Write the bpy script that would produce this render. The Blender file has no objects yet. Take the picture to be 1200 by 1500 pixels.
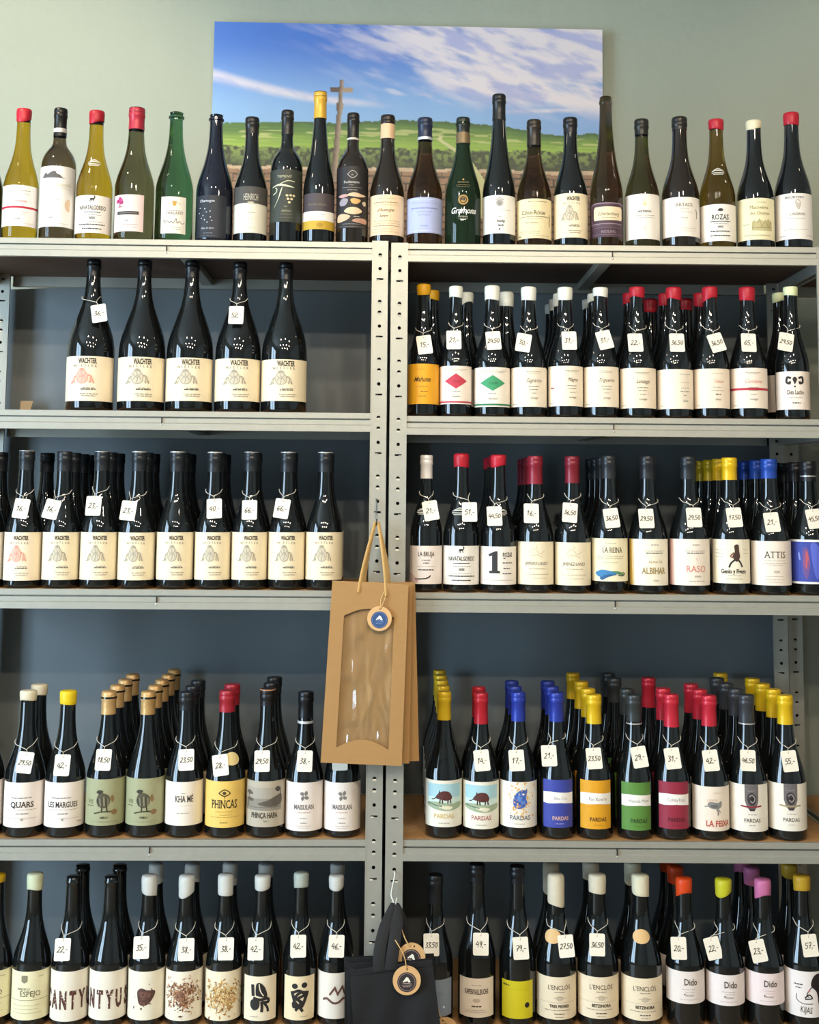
import bpy, bmesh, math, random
import numpy as np
from mathutils import Vector, Matrix

# ------------------------------------------------------------------ camera
SC = bpy.context.scene
COL = SC.collection
FPX, PPY, PITCH, YAW, ROLL, DIST, CAMH = 1782.0, 552.0, .0977, .025, .0085, 2.7, 1.42
_cy, _sy, _cp, _sp = math.cos(YAW), math.sin(YAW), math.cos(PITCH), math.sin(PITCH)
CF = np.array([_sy*_cp, _cy*_cp, _sp]); _r0 = np.array([_cy, -_sy, 0.]); _u0 = np.cross(_r0, CF)
CR = _r0*math.cos(ROLL)+_u0*math.sin(ROLL); CU = -_r0*math.sin(ROLL)+_u0*math.cos(ROLL)
CC = np.array([-.01999, -DIST, CAMH])
cam = bpy.data.cameras.new('camera'); camo = bpy.data.objects.new('camera', cam); COL.objects.link(camo)
cam.sensor_fit = 'VERTICAL'; cam.sensor_height = 36; cam.lens = FPX/1500*36
cam.shift_y = (PPY-750)/1500; cam.clip_start = .05
camo.matrix_world = Matrix(((CR[0], CU[0], -CF[0], CC[0]), (CR[1], CU[1], -CF[1], CC[1]),
                            (CR[2], CU[2], -CF[2], CC[2]), (0, 0, 0, 1)))
SC.camera = camo
SC.view_settings.view_transform = 'Standard'; SC.view_settings.look = 'None'
SC.view_settings.gamma = 1; SC.view_settings.use_curve_mapping = False
SC.view_settings.exposure = -0.18
try:
    SC.cycles.use_denoising = True; SC.cycles.max_bounces = 8; SC.cycles.transmission_bounces = 6
    SC.cycles.sample_clamp_indirect = 4; SC.cycles.caustics_reflective = False; SC.cycles.caustics_refractive = False
except Exception: pass

# ------------------------------------------------------------------ world: daylight outside the shop window
W = bpy.data.worlds.new('daylight'); SC.world = W; W.use_nodes = True
bgn = W.node_tree.nodes['Background']
bgn.inputs[0].default_value = (.56, .78, 1, 1); bgn.inputs[1].default_value = 19.0

# ceiling lamps of the shop: (x, y, aim x, aim y, aim z, watts, cone degrees)
LAMPS = [(-.8, -1.75, -.6, .2, 1.0, 18, 88), (.02, -1.7, .0, .2, 1.0, 18, 88), (.8, -1.75, .6, .2, 1.0, 18, 88),
         (-1.15, -2.7, -.7, .3, .8, 38, 84), (-.38, -2.75, -.2, .3, .8, 38, 84), (.42, -2.7, .3, .3, .8, 38, 84), (1.15, -2.75, .8, .3, .8, 38, 84),
         (-.75, -3.7, -.4, .3, .7, 48, 80), (.1, -3.75, .1, .3, .7, 48, 80), (.95, -3.7, .6, .3, .7, 48, 80),
         (-1.15, -.55, -.95, .5, 2.34, 40, 74), (1.55, -.4, 1.42, .5, 2.5, 6, 70)]
CEIL = 3.05

# ------------------------------------------------------------------ helpers
def s2l(c): return c/12.92 if c <= .04045 else ((c+.055)/1.055)**2.4
def hexc(h): return tuple(s2l(int(h[i:i+2], 16)/255) for i in (0, 2, 4))
def ray(px, py): return CF+CR*(px-600)/FPX-CU*(py-PPY)/FPX
UYAW = {'L': 0.0, 'R': .020}
UZ = {'L': 0.0, 'R': -.004}
def loc2w(u, x, y, z=0):
    a = UYAW[u]; return Vector((x*math.cos(a)+y*math.sin(a), -x*math.sin(a)+y*math.cos(a), z))
def hit(px, py, y, u='L'):
    "pixel -> point on the vertical plane at depth y of shelving unit u (in the unit's own x, y, z)"
    a = UYAW[u]; d = ray(px, py)
    o = np.array([CC[0]*math.cos(a)-CC[1]*math.sin(a), CC[0]*math.sin(a)+CC[1]*math.cos(a), CC[2]])
    e = np.array([d[0]*math.cos(a)-d[1]*math.sin(a), d[0]*math.sin(a)+d[1]*math.cos(a), d[2]])
    return o+e*(y-o[1])/e[1]

MATS = {}
def mat(key, color, rough=.5, metal=0., noise=0., nscale=30., bump=0., spec=.5, trans=0., ior=1.45, coat=0., emit=0., stretch=None, bscale=None):
    if key in MATS: return MATS[key]
    m = bpy.data.materials.new(key); m.use_nodes = True; nt = m.node_tree; b = nt.nodes['Principled BSDF']
    c = hexc(color) if isinstance(color, str) else color
    b.inputs['Base Color'].default_value = (*c, 1); b.inputs['Roughness'].default_value = rough
    b.inputs['Metallic'].default_value = metal; b.inputs['Specular IOR Level'].default_value = spec
    b.inputs['IOR'].default_value = ior; b.inputs['Transmission Weight'].default_value = trans
    b.inputs['Coat Weight'].default_value = coat
    if emit: b.inputs['Emission Color'].default_value = (*c, 1); b.inputs['Emission Strength'].default_value = emit
    if noise or bump:
        tc = nt.nodes.new('ShaderNodeTexCoord'); mp = nt.nodes.new('ShaderNodeMapping'); nz = nt.nodes.new('ShaderNodeTexNoise')
        nt.links.new(tc.outputs['Object'], mp.inputs[0]); nt.links.new(mp.outputs[0], nz.inputs['Vector'])
        if stretch: mp.inputs['Scale'].default_value = stretch
        nz.inputs['Scale'].default_value = nscale; nz.inputs['Detail'].default_value = 5
        if noise:
            mx = nt.nodes.new('ShaderNodeMix'); mx.data_type = 'RGBA'
            mx.inputs['A'].default_value = (*[max(0, x*(1-noise)) for x in c], 1); mx.inputs['B'].default_value = (*[min(1, x*(1+noise)) for x in c], 1)
            nt.links.new(nz.outputs['Fac'], mx.inputs['Factor']); nt.links.new(mx.outputs['Result'], b.inputs['Base Color'])
        if bump:
            bp = nt.nodes.new('ShaderNodeBump'); bp.inputs['Strength'].default_value = bump; bp.inputs['Distance'].default_value = .004
            n2 = nz
            if bscale:
                n2 = nt.nodes.new('ShaderNodeTexNoise'); n2.inputs['Scale'].default_value = bscale; n2.inputs['Detail'].default_value = 4
                nt.links.new(mp.outputs[0], n2.inputs['Vector'])
            nt.links.new(n2.outputs['Fac'], bp.inputs['Height']); nt.links.new(bp.outputs[0], b.inputs['Normal'])
    MATS[key] = m; return m
def ink(h): return mat('print_'+h, h, .6)
def paper(h): return mat('paper_'+h, h, .55, noise=.03, nscale=60)

def mesh(name, verts, faces, mats, smooth=False, fm=None):
    me = bpy.data.meshes.new(name); me.from_pydata([tuple(v) for v in verts], [], faces)
    for m in (mats if isinstance(mats, (list, tuple)) else [mats]): me.materials.append(m)
    if fm: me.polygons.foreach_set('material_index', fm)
    if smooth: me.polygons.foreach_set('use_smooth', [True]*len(me.polygons))
    me.update(); return me
def obj(name, me, parent=None, loc=(0, 0, 0), rot=(0, 0, 0)):
    o = bpy.data.objects.new(name, me); COL.objects.link(o); o.parent = parent; o.location = loc; o.rotation_euler = rot; return o
def tag(o, label=None, cat=None, group=None, kind=None):
    if label: o['label'] = label
    if cat: o['category'] = cat
    if group: o['group'] = group
    if kind: o['kind'] = kind
    return o
def empty(name, loc=(0, 0, 0), rot=(0, 0, 0)):
    o = obj(name, None, None, loc, rot); o.empty_display_size = .05; return o

class G:
    "geometry collector"
    def __init__(s): s.v = []; s.f = []; s.m = []
    def add(s, v, f, m=0):
        n = len(s.v); s.v += [tuple(p) for p in v]; s.f += [tuple(n+i for i in q) for q in f]; s.m += [m]*len(f)
    def box(s, x0, x1, y0, y1, z0, z1, m=0):
        s.add([(x, y, z) for z in (z0, z1) for y in (y0, y1) for x in (x0, x1)],
              [(0, 2, 3, 1), (4, 5, 7, 6), (0, 1, 5, 4), (2, 6, 7, 3), (0, 4, 6, 2), (1, 3, 7, 5)], m)
    def bevbox(s, x0, x1, y0, y1, z0, z1, b, m=0):
        bm = bmesh.new(); g = G(); g.box(x0, x1, y0, y1, z0, z1)
        vs = [bm.verts.new(p) for p in g.v]; [bm.faces.new([vs[i] for i in f]) for f in g.f]
        bmesh.ops.bevel(bm, geom=bm.edges[:], offset=b, segments=2, affect='EDGES', profile=.5)
        bm.verts.index_update(); s.add([v.co[:] for v in bm.verts], [[v.index for v in f.verts] for f in bm.faces], m); bm.free()
    def tube(s, pts, r, n=6, m=0, cap=True, flat=1.0):
        pts = [Vector(p) for p in pts]; rings = []; up = None
        for i, p in enumerate(pts):
            t = (pts[min(i+1, len(pts)-1)]-pts[max(i-1, 0)]).normalized()
            if up is None: up = t.orthogonal().normalized()
            up = (up-t*up.dot(t)).normalized(); w = t.cross(up)
            rr = r[i] if isinstance(r, (list, tuple)) else r
            rings.append([p+up*math.cos(2*math.pi*k/n)*rr+w*math.sin(2*math.pi*k/n)*rr*flat for k in range(n)])
        v = [q for R_ in rings for q in R_]; f = []
        for i in range(len(rings)-1):
            for k in range(n): f.append((i*n+k, i*n+(k+1) % n, (i+1)*n+(k+1) % n, (i+1)*n+k))
        if cap: f += [tuple(range(n))[::-1], tuple((len(rings)-1)*n+k for k in range(n))]
        s.add(v, f, m)
    def lathe(s, prof, n=28, m=0, cap0=True, cap1=True):
        v = [(r*math.cos(2*math.pi*k/n), r*math.sin(2*math.pi*k/n), z) for z, r in prof for k in range(n)]; f = []
        for i in range(len(prof)-1):
            for k in range(n): f.append((i*n+k, i*n+(k+1) % n, (i+1)*n+(k+1) % n, (i+1)*n+k))
        if cap0: f.append(tuple(range(n))[::-1])
        if cap1: f.append(tuple((len(prof)-1)*n+k for k in range(n)))
        s.add(v, f, m)
    def mesh(s, name, mats, smooth=False): return mesh(name, s.v, s.f, mats, smooth, s.m)

def smooth_auto(me, ang=40):
    me.polygons.foreach_set('use_smooth', [True]*len(me.polygons))
    try: me.set_sharp_from_angle(angle=math.radians(ang))
    except Exception: pass
    return me
def bez(p0, p1, p2, p3, n):
    p0, p1, p2, p3 = map(Vector, (p0, p1, p2, p3)); out = []
    for i in range(n+1):
        t = i/n; out.append(p0*(1-t)**3+p1*3*t*(1-t)**2+p2*3*t*t*(1-t)+p3*t**3)
    return out
# ------------------------------------------------------------------ room shell
WALLY, XL, XR, YR = .50, -3.0, 3.2, -5.2
m_plaster = mat('sage_plaster', 'a0a697', .8, noise=.04, nscale=6, bump=.55, bscale=38)
m_white = mat('white_plaster', 'dcdad2', .85, noise=.03, nscale=8)
m_floor = mat('floor_boards', 'a38c72', .45, noise=.3, nscale=4, stretch=(1, 12, 1))
def struct(name, me): return tag(obj(name, me), kind='structure')
def boxme(name, m, *b):
    g = G(); g.box(*b); return g.mesh(name, m)
struct('floor', boxme('floor', m_floor, XL, XR, YR, WALLY, -.05, 0))
struct('ceiling', boxme('ceiling', m_white, XL, XR, YR, WALLY, CEIL, CEIL+.05))
struct('wall_back', boxme('wall_back', m_plaster, XL, XR, WALLY, WALLY+.1, 0, CEIL))
struct('wall_right', boxme('wall_right', m_white, XR, XR+.1, YR, WALLY+.1, 0, CEIL))
struct('wall_rear', boxme('wall_rear', mat('rear_plaster', 'c4c0b6', .85), XL, XR, YR-.1, YR, 0, CEIL))
WY0, WY1, WZ0, WZ1 = -3.1, -1.2, .25, 2.75
g = G(); g.box(XL-.1, XL, YR-.1, WY0, 0, CEIL); g.box(XL-.1, XL, WY1, WALLY+.1, 0, CEIL)
g.box(XL-.1, XL, WY0, WY1, 0, WZ0); g.box(XL-.1, XL, WY0, WY1, WZ1, CEIL)
struct('wall_left', g.mesh('wall_left', m_white))
m_frame = mat('window_frame', '5b5d5c', .4)
win = tag(empty('window_1', (XL-.05, (WY0+WY1)/2, WZ0)), kind='structure')
hw, hh = (WY1-WY0)/2, WZ1-WZ0
g = G(); g.box(-.04, .04, -hw, -hw+.06, 0, hh); g.box(-.04, .04, hw-.06, hw, 0, hh); g.box(-.04, .04, -hw, hw, 0, .06)
g.box(-.04, .04, -hw, hw, hh-.06, hh)
obj('window_frame', g.mesh('window_frame', m_frame), win)
g = G(); g.box(-.03, .03, .12, .2, .06, hh-.06); obj('mullion', g.mesh('mullion', m_frame), win)
g = G(); g.box(-.05, .09, -hw, hw, -.04, 0); obj('window_sill', g.mesh('window_sill', m_white), win)
pl = bpy.data.lights.new('window_portal', 'AREA'); pl.shape = 'RECTANGLE'; pl.size = hh; pl.size_y = 2*hw
pl.cycles.is_portal = True
po = bpy.data.objects.new('window_portal', pl); COL.objects.link(po)
po.location = (XL+.01, (WY0+WY1)/2, (WZ0+WZ1)/2); po.rotation_euler = (0, -math.pi/2, 0)

# ceiling spotlights
m_house = mat('lamp_housing', '1c1c1c', .4); m_lens = mat('lamp_lens', (1, .86, .66), .3, emit=90)
def ring_cyl(r, z0, z1, n=20):
    g = G(); g.lathe([(z0, r), (z1, r), (z1+.012, r*.6)], n, cap0=False); g.lathe([(z0, r-.004), (z1-.01, r-.004)], n, cap0=False); return g
hm = smooth_auto(ring_cyl(.042, -.02, .085).mesh('housing', m_house))
g = G(); g.lathe([(-.004, .034), (0, .034)], 20); lm = g.mesh('lens', m_lens)
g = G(); g.tube([(0, 0, .08), (0, 0, .19)], .008, 8); g.lathe([(.185, .035), (.2, .035)], 16); sm = g.mesh('stem', m_house)
for i, (x, y, ax, ay, az, wt, cone) in enumerate(LAMPS):
    e = tag(empty('ceiling_spotlight', (x, y, CEIL-.2)), 'black ceiling spotlight shining onto the wine shelves', 'spotlight', 'ceiling spotlights of the shop')
    obj('stem', sm, e)
    d = Vector((ax-x, ay-y, az-(CEIL-.2))).normalized(); q = (-d).to_track_quat('Z', 'Y')
    h = obj('housing', hm, e); h.rotation_mode = 'QUATERNION'; h.rotation_quaternion = q
    l = obj('lens', lm, h)
    li = bpy.data.lights.new('spot', 'SPOT'); li.energy = wt; li.color = (1, .84, .64); li.spot_size = math.radians(cone); li.spot_blend = .75
    li.shadow_soft_size = .032
    lo = bpy.data.objects.new('spot', li); COL.objects.link(lo); lo.parent = h; lo.location = (0, 0, -.045)

# ------------------------------------------------------------------ shelving units
m_steel = mat('galvanised_steel', 'aeaca0', .45, metal=.45, noise=.08, nscale=40, bump=.05)
m_dark = mat('slot_shade', '151515', .6)  # near-black colour in place of the shade inside slots and holes
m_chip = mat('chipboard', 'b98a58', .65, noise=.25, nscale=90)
m_chipu = mat('chipboard_shaded', '5d4a3c', .7, noise=.15, nscale=60)  # darker copy of the chipboard, shade of the underside put into the colour
UW, UD = .998, .42
LIPH = .042
SHELVES = {'L': [1.947, 1.561, 1.170, .6407, .250], 'R': [1.9455, 1.5558, 1.1673, .6405, .250]}
HTOP = {'L': 1.992, 'R': 1.988}; SHELVES['X'] = SHELVES['R']
def post_mesh(side):
    """perforated angle post; side=+1 has its flange on the +x side. front face y=0, width .038, x 0..w towards -side"""
    w = .038; g = G(); H = 1.988; per = .1302; dot0 = H-.0635
    feats = []
    z = dot0+per
    while z > .03:
        for off, kind in ((.0551, 'c'), (.031, 'c'), (0, 'd'), (-.0237, 's')):
            if .02 < z+off < H-.012: feats.append((z+off, kind))
        z -= per
    feats.sort(reverse=True)
    bounds = [H]+[(feats[i][0]+feats[i+1][0])/2 for i in range(len(feats)-1)]+[0]
    sx = lambda x: x if side < 0 else -x    # x measured from the flange side
    for i, (fz, kind) in enumerate(feats):
        z1, z0 = bounds[i], bounds[i+1]; N = 16; cx = w*.52
        zlo, zhi = max(z0, fz-.011), min(z1, fz+.011)
        out = []
        cor = [(w, zhi), (0, zhi), (0, zlo), (w, zlo)]
        for c in range(4):
            a, b = cor[c], cor[(c+1) % 4]
            for t in range(4): out.append((a[0]+(b[0]-a[0])*t/4, a[1]+(b[1]-a[1])*t/4))
        inn = []
        for k in range(N):
            th = math.pi/4+2*math.pi*k/N
            if kind == 's': rx, rz = .0078, .0021; e = .35
            elif kind == 'c': rx, rz = .0044, .0044; e = 1
            else: rx, rz = .0039, .0039; e = 1
            c_, s_ = math.cos(th), math.sin(th)
            inn.append((cx+rx*math.copysign(abs(c_)**e, c_), fz+rz*math.copysign(abs(s_)**e, s_)))
        dep = .0035 if kind != 'd' else .0012
        v = [(sx(x), 0, z) for x, z in out]+[(sx(x), 0, z) for x, z in inn]+[(sx(x), dep, z) for x, z in inn]
        f = [(k, (k+1) % N, N+(k+1) % N, N+k) for k in range(N)]+[(N+k, N+(k+1) % N, 2*N+(k+1) % N, 2*N+k) for k in range(N)]
        g.add(v, f)
        if kind != 'd':   # punched tongue left standing in the lower half of the hole
            g.add([(sx(cx-(.0038 if kind == 'c' else -.001)), .0008, fz-.0005), (sx(cx+(.0038 if kind == 'c' else .0078)), .0008, fz-.0005),
                   (sx(cx+(.0038 if kind == 'c' else .0078)), -.0006, fz-.0046 if kind == 'c' else fz-.0028), (sx(cx-(.0038 if kind == 'c' else -.001)), -.0006, fz-.0046 if kind == 'c' else fz-.0028)], [(0, 1, 2, 3)])
        for a, b in ((z1, zhi), (zlo, z0)):
            if a-b > 1e-5: g.add([(sx(0), 0, a), (sx(w), 0, a), (sx(w), 0, b), (sx(0), 0, b)], [(0, 1, 2, 3)])
    # flange along the side, rolled inner edge, dark strip added behind the holes to paint the shade inside
    x0, x1 = sorted((sx(0), sx(.0018))); g.box(x0, x1, 0, .036, 0, H)
    x0, x1 = sorted((sx(w), sx(w-.0022))); g.box(x0, x1, -.0006, .006, 0, H)
    x0, x1 = sorted((sx(.004), sx(w-.004))); g.box(x0, x1, .012, .0128, 0, H, 1)
    # notches on the outer corner seen in the gap between two units
    return g.mesh('post', [m_steel, m_dark])
POSTM = {s: post_mesh(s) for s in (-1, 1)}
prof = [(.012, .042), (.0035, .042), (.0030, .0415), (.0030, .0295), (.0112, .0292), (.0112, .0262), (.0030, .0258), (.0030, .0160), (-.0010, .0140), (-.0010, .0), (.012, .0)]
def beam_mesh(L):
    g = G(); n = len(prof)
    v = [(x, y, z) for x in (-L/2, L/2) for y, z in prof]
    f = [(i, i+1, n+i+1, n+i) for i in range(n-1)]
    g.add(v, f); g.box(-L/2, L/2, .0115, .0125, 0, .042)
    return g.mesh('beam', m_steel)
def shelving(u, cx, label, posts=((-1, 0), (1, 0), (-1, 1), (1, 1)), full=True):
    root = tag(empty('shelving_unit', loc2w('R' if u == 'R' else 'L', cx, 0, 0), (0, 0, -UYAW.get(u, 0))), label, 'shelving unit', 'galvanised shelving units')
    for sd, back in posts:
        o = obj('post', POSTM[sd], root, (sd*UW/2, UD-.001 if back else 0, HTOP[u]-1.988 if u in HTOP else 0))
        if back: o.location.y = UD-.04
    if not full: return root
    bl = UW-2*.037
    bm_ = beam_mesh(bl); g = G(); sl = UD-.03
    for i, z in enumerate(SHELVES[u]):
        f = obj('front_beam', bm_, root, (0, 0, z))
        g = G(); g.box(-.0009, .0009, -.0014, .006, .0145, .0275); obj('joint_slot', g.mesh('joint_slot', m_dark), f)  # solid dark box drawn for the slit, its shade put into the colour
        g = G(); g.lathe([(0, .0032), (.0015, .003), (.0024, .0015)], 10); rv = obj('rivet', smooth_auto(g.mesh('rivet', m_steel)), f, (0, .0006, .0105), (math.pi/2, 0, 0))
        b = obj('back_beam', bm_, root, (0, UD, z), (0, 0, math.pi))
        for sd in (-1, 1):
            g = G(); g.box(-.002, .002, .02, UD-.02, 0, .042); obj('side_beam', g.mesh('side_beam', m_steel), root, (sd*(UW/2-.006), 0, z))
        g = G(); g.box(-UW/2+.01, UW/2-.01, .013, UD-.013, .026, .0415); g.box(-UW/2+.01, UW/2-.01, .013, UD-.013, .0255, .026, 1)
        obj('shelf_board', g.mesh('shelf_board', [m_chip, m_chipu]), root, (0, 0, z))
        g = G(); g.bevbox(-.014, .014, .014, UD-.014, .008, .0255, .002); obj('cross_bar', g.mesh('cross_bar', m_steel), root, (.035 if u == 'L' else -.008, 0, z))
    return root
CXL, CXR = -.5, .503
shelving('L', CXL, 'galvanised shelving unit holding the large magnum bottles on its second shelf')
shelving('R', CXR, 'galvanised shelving unit holding the red and green diamond label bottles')
shelving('X', 1.512, 'neighbouring galvanised shelving unit standing beside the blue picture label bottle')
# dark panels fixed behind the shelves
m_panel = mat('slate_panel', '737a7c', .55, noise=.08, nscale=5)
for u, cx, dz in (('L', CXL, .008), ('R', CXR, .004)):
    g = G(); w = UW/2+.004
    zl, zr = 1.952-dz, 1.956
    v = [(-w, 0, .02), (w, 0, .02), (w, 0, zr), (-w+.14, 0, 1.9505), (-w, 0, zl)]; n = len(v)
    g.add(v+[(x, .008, z) for x, y, z in v], [tuple(range(n)), tuple(range(n, 2*n))[::-1]]+[(i, i+n, (i+1) % n+n, (i+1) % n) for i in range(n)])
    p = obj('back_panel', g.mesh('back_panel', m_panel), None, loc2w(u, cx, .446, 0), (0, 0, -UYAW[u]))
    tag(p, 'dark slate backing panel behind the %s' % ('magnum bottles' if u == 'L' else 'diamond label bottles'), 'panel', 'slate backing panels')
# strip of cardboard left at the back of the second shelf
p0 = hit(36, 598, .40, 'L'); g = G(); g.add([(-.013, 0, 0), (.008, 0, 0), (.018, .012, .05), (-.014, .012, .05)], [(0, 1, 2, 3)]); me = g.mesh('cardboard_flap', mat('cardboard', 'a88a62', .8, noise=.1, nscale=50))
g2 = G(); vs = [(-.013, 0, 0), (.008, 0, 0), (.018, .012, .05), (-.014, .012, .05)]
g2.add(vs+[(x, y+.003, z) for x, y, z in vs], [(0, 1, 2, 3), (7, 6, 5, 4), (0, 4, 5, 1), (1, 5, 6, 2), (2, 6, 7, 3), (3, 7, 4, 0)])
tag(obj('cardboard_flap', g2.mesh('cardboard_flap', MATS['cardboard']), None, (p0[0], .40, 1.561+.042)), 'tan cardboard flap standing behind the pink crest magnum bottle', 'cardboard')

# ------------------------------------------------------------------ vineyard picture on the wall
def vnoise(x, y, seed):
    xi, yi = np.floor(x).astype(int), np.floor(y).astype(int); fx, fy = x-xi, y-yi
    fx, fy = fx*fx*(3-2*fx), fy*fy*(3-2*fy)
    def h(a, b):
        n = (a*374761393+b*668265263+seed*974711) & 0x7fffffff; n = ((n ^ (n >> 13))*1274126177) & 0x7fffffff
        return ((n ^ (n >> 16)) & 0xffff)/65535.
    return (h(xi, yi)*(1-fx)+h(xi+1, yi)*fx)*(1-fy)+(h(xi, yi+1)*(1-fx)+h(xi+1, yi+1)*fx)*fy
def fbm(x, y, s, o=5): return sum(vnoise(x*2**i, y*2**i, s+i)*.5**(i+1) for i in range(o))
def poster():
    NU, NV = 400, 250
    PW, PH = 1.045, .668
    u, v = np.meshgrid(np.linspace(0, 1, NU+1), np.linspace(0, 1, NV+1))
    Y = 24+v*363; X = 30+u*1137           # picture coordinates (X in half pixels of the print)
    C = lambda h: np.array(hexc(h))
    def lerp(a, b, t): return a*(1-t[..., None])+b*t[..., None]
    sst = lambda a, b, t: np.clip((t-a)/(b-a), 0, 1)**2*(3-2*np.clip((t-a)/(b-a), 0, 1))
    yy = (Y-10)*2
    col = lerp(C('4478cf'), C('8ebbea'), sst(60, 330, yy))
    col = lerp(col, C('7fa3dc'), .6*sst(.55, 1, u))
    # cirrus: streaks falling to the right, thick on the right
    a = .32; sx_ = (X*math.cos(a)+yy*math.sin(a)); sy_ = (-X*math.sin(a)+yy*math.cos(a))
    n1 = fbm(sx_/150, sy_/32, 3); n2 = fbm(sx_/60+9, sy_/20, 11)
    d = sst(-.12, .5, u-.17-(yy-40)/1000*.9)*sst(300, 190, yy+(.6-u)*90)
    cl = sst(.34, .64, n1*.75+n2*.25+d*.30-.12)*np.clip(d*1.25, 0, 1)
    cl2 = sst(0, 1, 1-np.abs(yy-(185+(X-30)*.165+18*np.sin(X/170)))/(30-X*.028).clip(6))*sst(620, 330, X)*(.55+.6*n1)
    cl3 = sst(0, 1, 1-np.abs(yy-(282-(X-880)*.05))/12)*sst(840, 900, X)*sst(.3, .6, n2+.1)*.8
    cl4 = sst(.5, .75, n2)*sst(430, 520, X)*sst(215, 180, np.abs(yy-230)+170)*.5
    k = np.clip(np.maximum.reduce([cl, cl2*.95, cl3, cl4]), 0, 1)
    shade = fbm(sx_/90+4, sy_/26+7, 21)
    ccol = lerp(C('b9bbe0'), C('efe4e6'), sst(.3, .6, shade))
    col = lerp(col, ccol, k*.93)
    # hills
    hx = np.array([0, 150, 270, 400, 520, 560, 700, 800, 880, 950, 1000, 1060, 1100, 1130, 1170]); hy = np.array([332, 328, 323, 324, 316, 312, 313, 320, 326, 336, 346, 350, 346, 340, 344])
    sky = np.interp(X, hx, hy)+3*(vnoise(X/9, yy*0, 5)-.5)
    hill = yy > sky
    t = np.clip((yy-sky)/(405-sky), 0, 1)
    g = lerp(C('4d7a34'), C('9dc24a'), sst(.05, 1, t+.35*(fbm(X/120, yy/16, 31)-.5)))
    g = lerp(g, C('39602c'), .75*sst(.18, .05, t+.2*(fbm(X/30, yy/10, 8)-.5))*sst(120, 300, X))
    g = lerp(g, C('c9cf86'), .7*sst(.62, .72, vnoise(X/45, yy/5, 44))*sst(.15, .3, t)*sst(.75, .6, t))
    rows = .5+.5*np.sin(yy*1.6+X*.02); g = g*(1-.12*rows[..., None])
    px_ = np.interp(yy, [350, 368, 385, 400, 430, 490], [700, 690, 716, 740, 770, 800]); pw = np.interp(yy, [350, 400, 490], [5, 9, 26])
    g = lerp(g, C('d8d3a0'), .85*sst(1.3, .8, np.abs(X-px_)/pw)*sst(350, 362, yy))
    vine = fbm(X/10, yy/9, 61); lim = 398+8*(vnoise(X/14, yy*0, 71)-.5)
    vc = lerp(C('26361c'), C('7e9a4a'), sst(.35, .62, vine)*sst(470, 400, yy))
    onpath = np.abs(X-px_) < pw
    g = np.where(((yy > lim) & ~onpath)[..., None], vc, g)
    # stone wall
    ws = 455+4*(vnoise(X/20, yy*0, 81)-.5)
    brow = np.floor((yy-ws)/22); bx = (X+brow*23) % 58
    st = lerp(C('6d5340'), C('b48c6c'), fbm(X/18, yy/8, 91))
    st = np.where(((bx < 4) | (((yy-ws) % 22) < 4))[..., None], C('3f3228'), st)
    st = np.where(((yy > ws) & (yy < ws+10))[..., None], C('d3b99a')*(.75+.4*vnoise(X/12, yy/5, 17))[..., None], st)
    g = np.where(((yy > ws) & ~(onpath & (yy < 600)))[..., None], st, g)
    col = np.where(hill[..., None], g, col)
    # stone cross
    cx = np.interp(yy, [190, 270, 440, 500], [404, 400, 389, 385]); hw_ = np.interp(yy, [190, 262, 268, 282, 290, 440, 500], [6, 6, 11, 10, 7, 9, 12])
    cr = ((np.abs(X-cx) < hw_) & (yy > 195) & (yy < 500)) | ((np.abs(X-403) < 33+2*np.sin(yy)) & (np.abs(yy-226) < 7))
    cc = lerp(C('5c4a41'), C('a9957f'), sst(-8, 8, (X-cx)+6*(fbm(X/6, yy/6, 13)-.5)))
    col = np.where(cr[..., None], cc, col)
    vs = np.stack([(u-.5)*PW, np.zeros_like(u), -v*PH], -1).reshape(-1, 3)
    idx = np.arange((NU+1)*(NV+1)).reshape(NV+1, NU+1)
    fs = np.stack([idx[:-1, :-1], idx[1:, :-1], idx[1:, 1:], idx[:-1, 1:]], -1).reshape(-1, 4)
    me = mesh('picture_print', vs.tolist(), fs.tolist(), [])
    ca = me.color_attributes.new('print', 'FLOAT_COLOR', 'POINT')
    ca.data.foreach_set('color', np.concatenate([col.reshape(-1, 3)*.86, np.ones((col.size//3, 1))], 1).astype(np.float32).ravel())
    m = bpy.data.materials.new('picture_print'); m.use_nodes = True; b = m.node_tree.nodes['Principled BSDF']
    at = m.node_tree.nodes.new('ShaderNodeAttribute'); at.attribute_name = 'print'; m.node_tree.links.new(at.outputs['Color'], b.inputs['Base Color']); b.inputs['Roughness'].default_value = .45
    me.materials.append(m)
    root = tag(empty('wall_picture', (.0505, .468, 2.681), (0, .0035, 0)), 'frameless vineyard photograph with stone cross under blue sky on wall', 'picture')
    obj('print', me, root)
    g_ = G(); g_.box(-PW/2, PW/2, .0006, .018, -PH, 0); obj('board', g_.mesh('board', mat('picture_board', 'e6e6e2', .6)), root)
poster()
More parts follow.
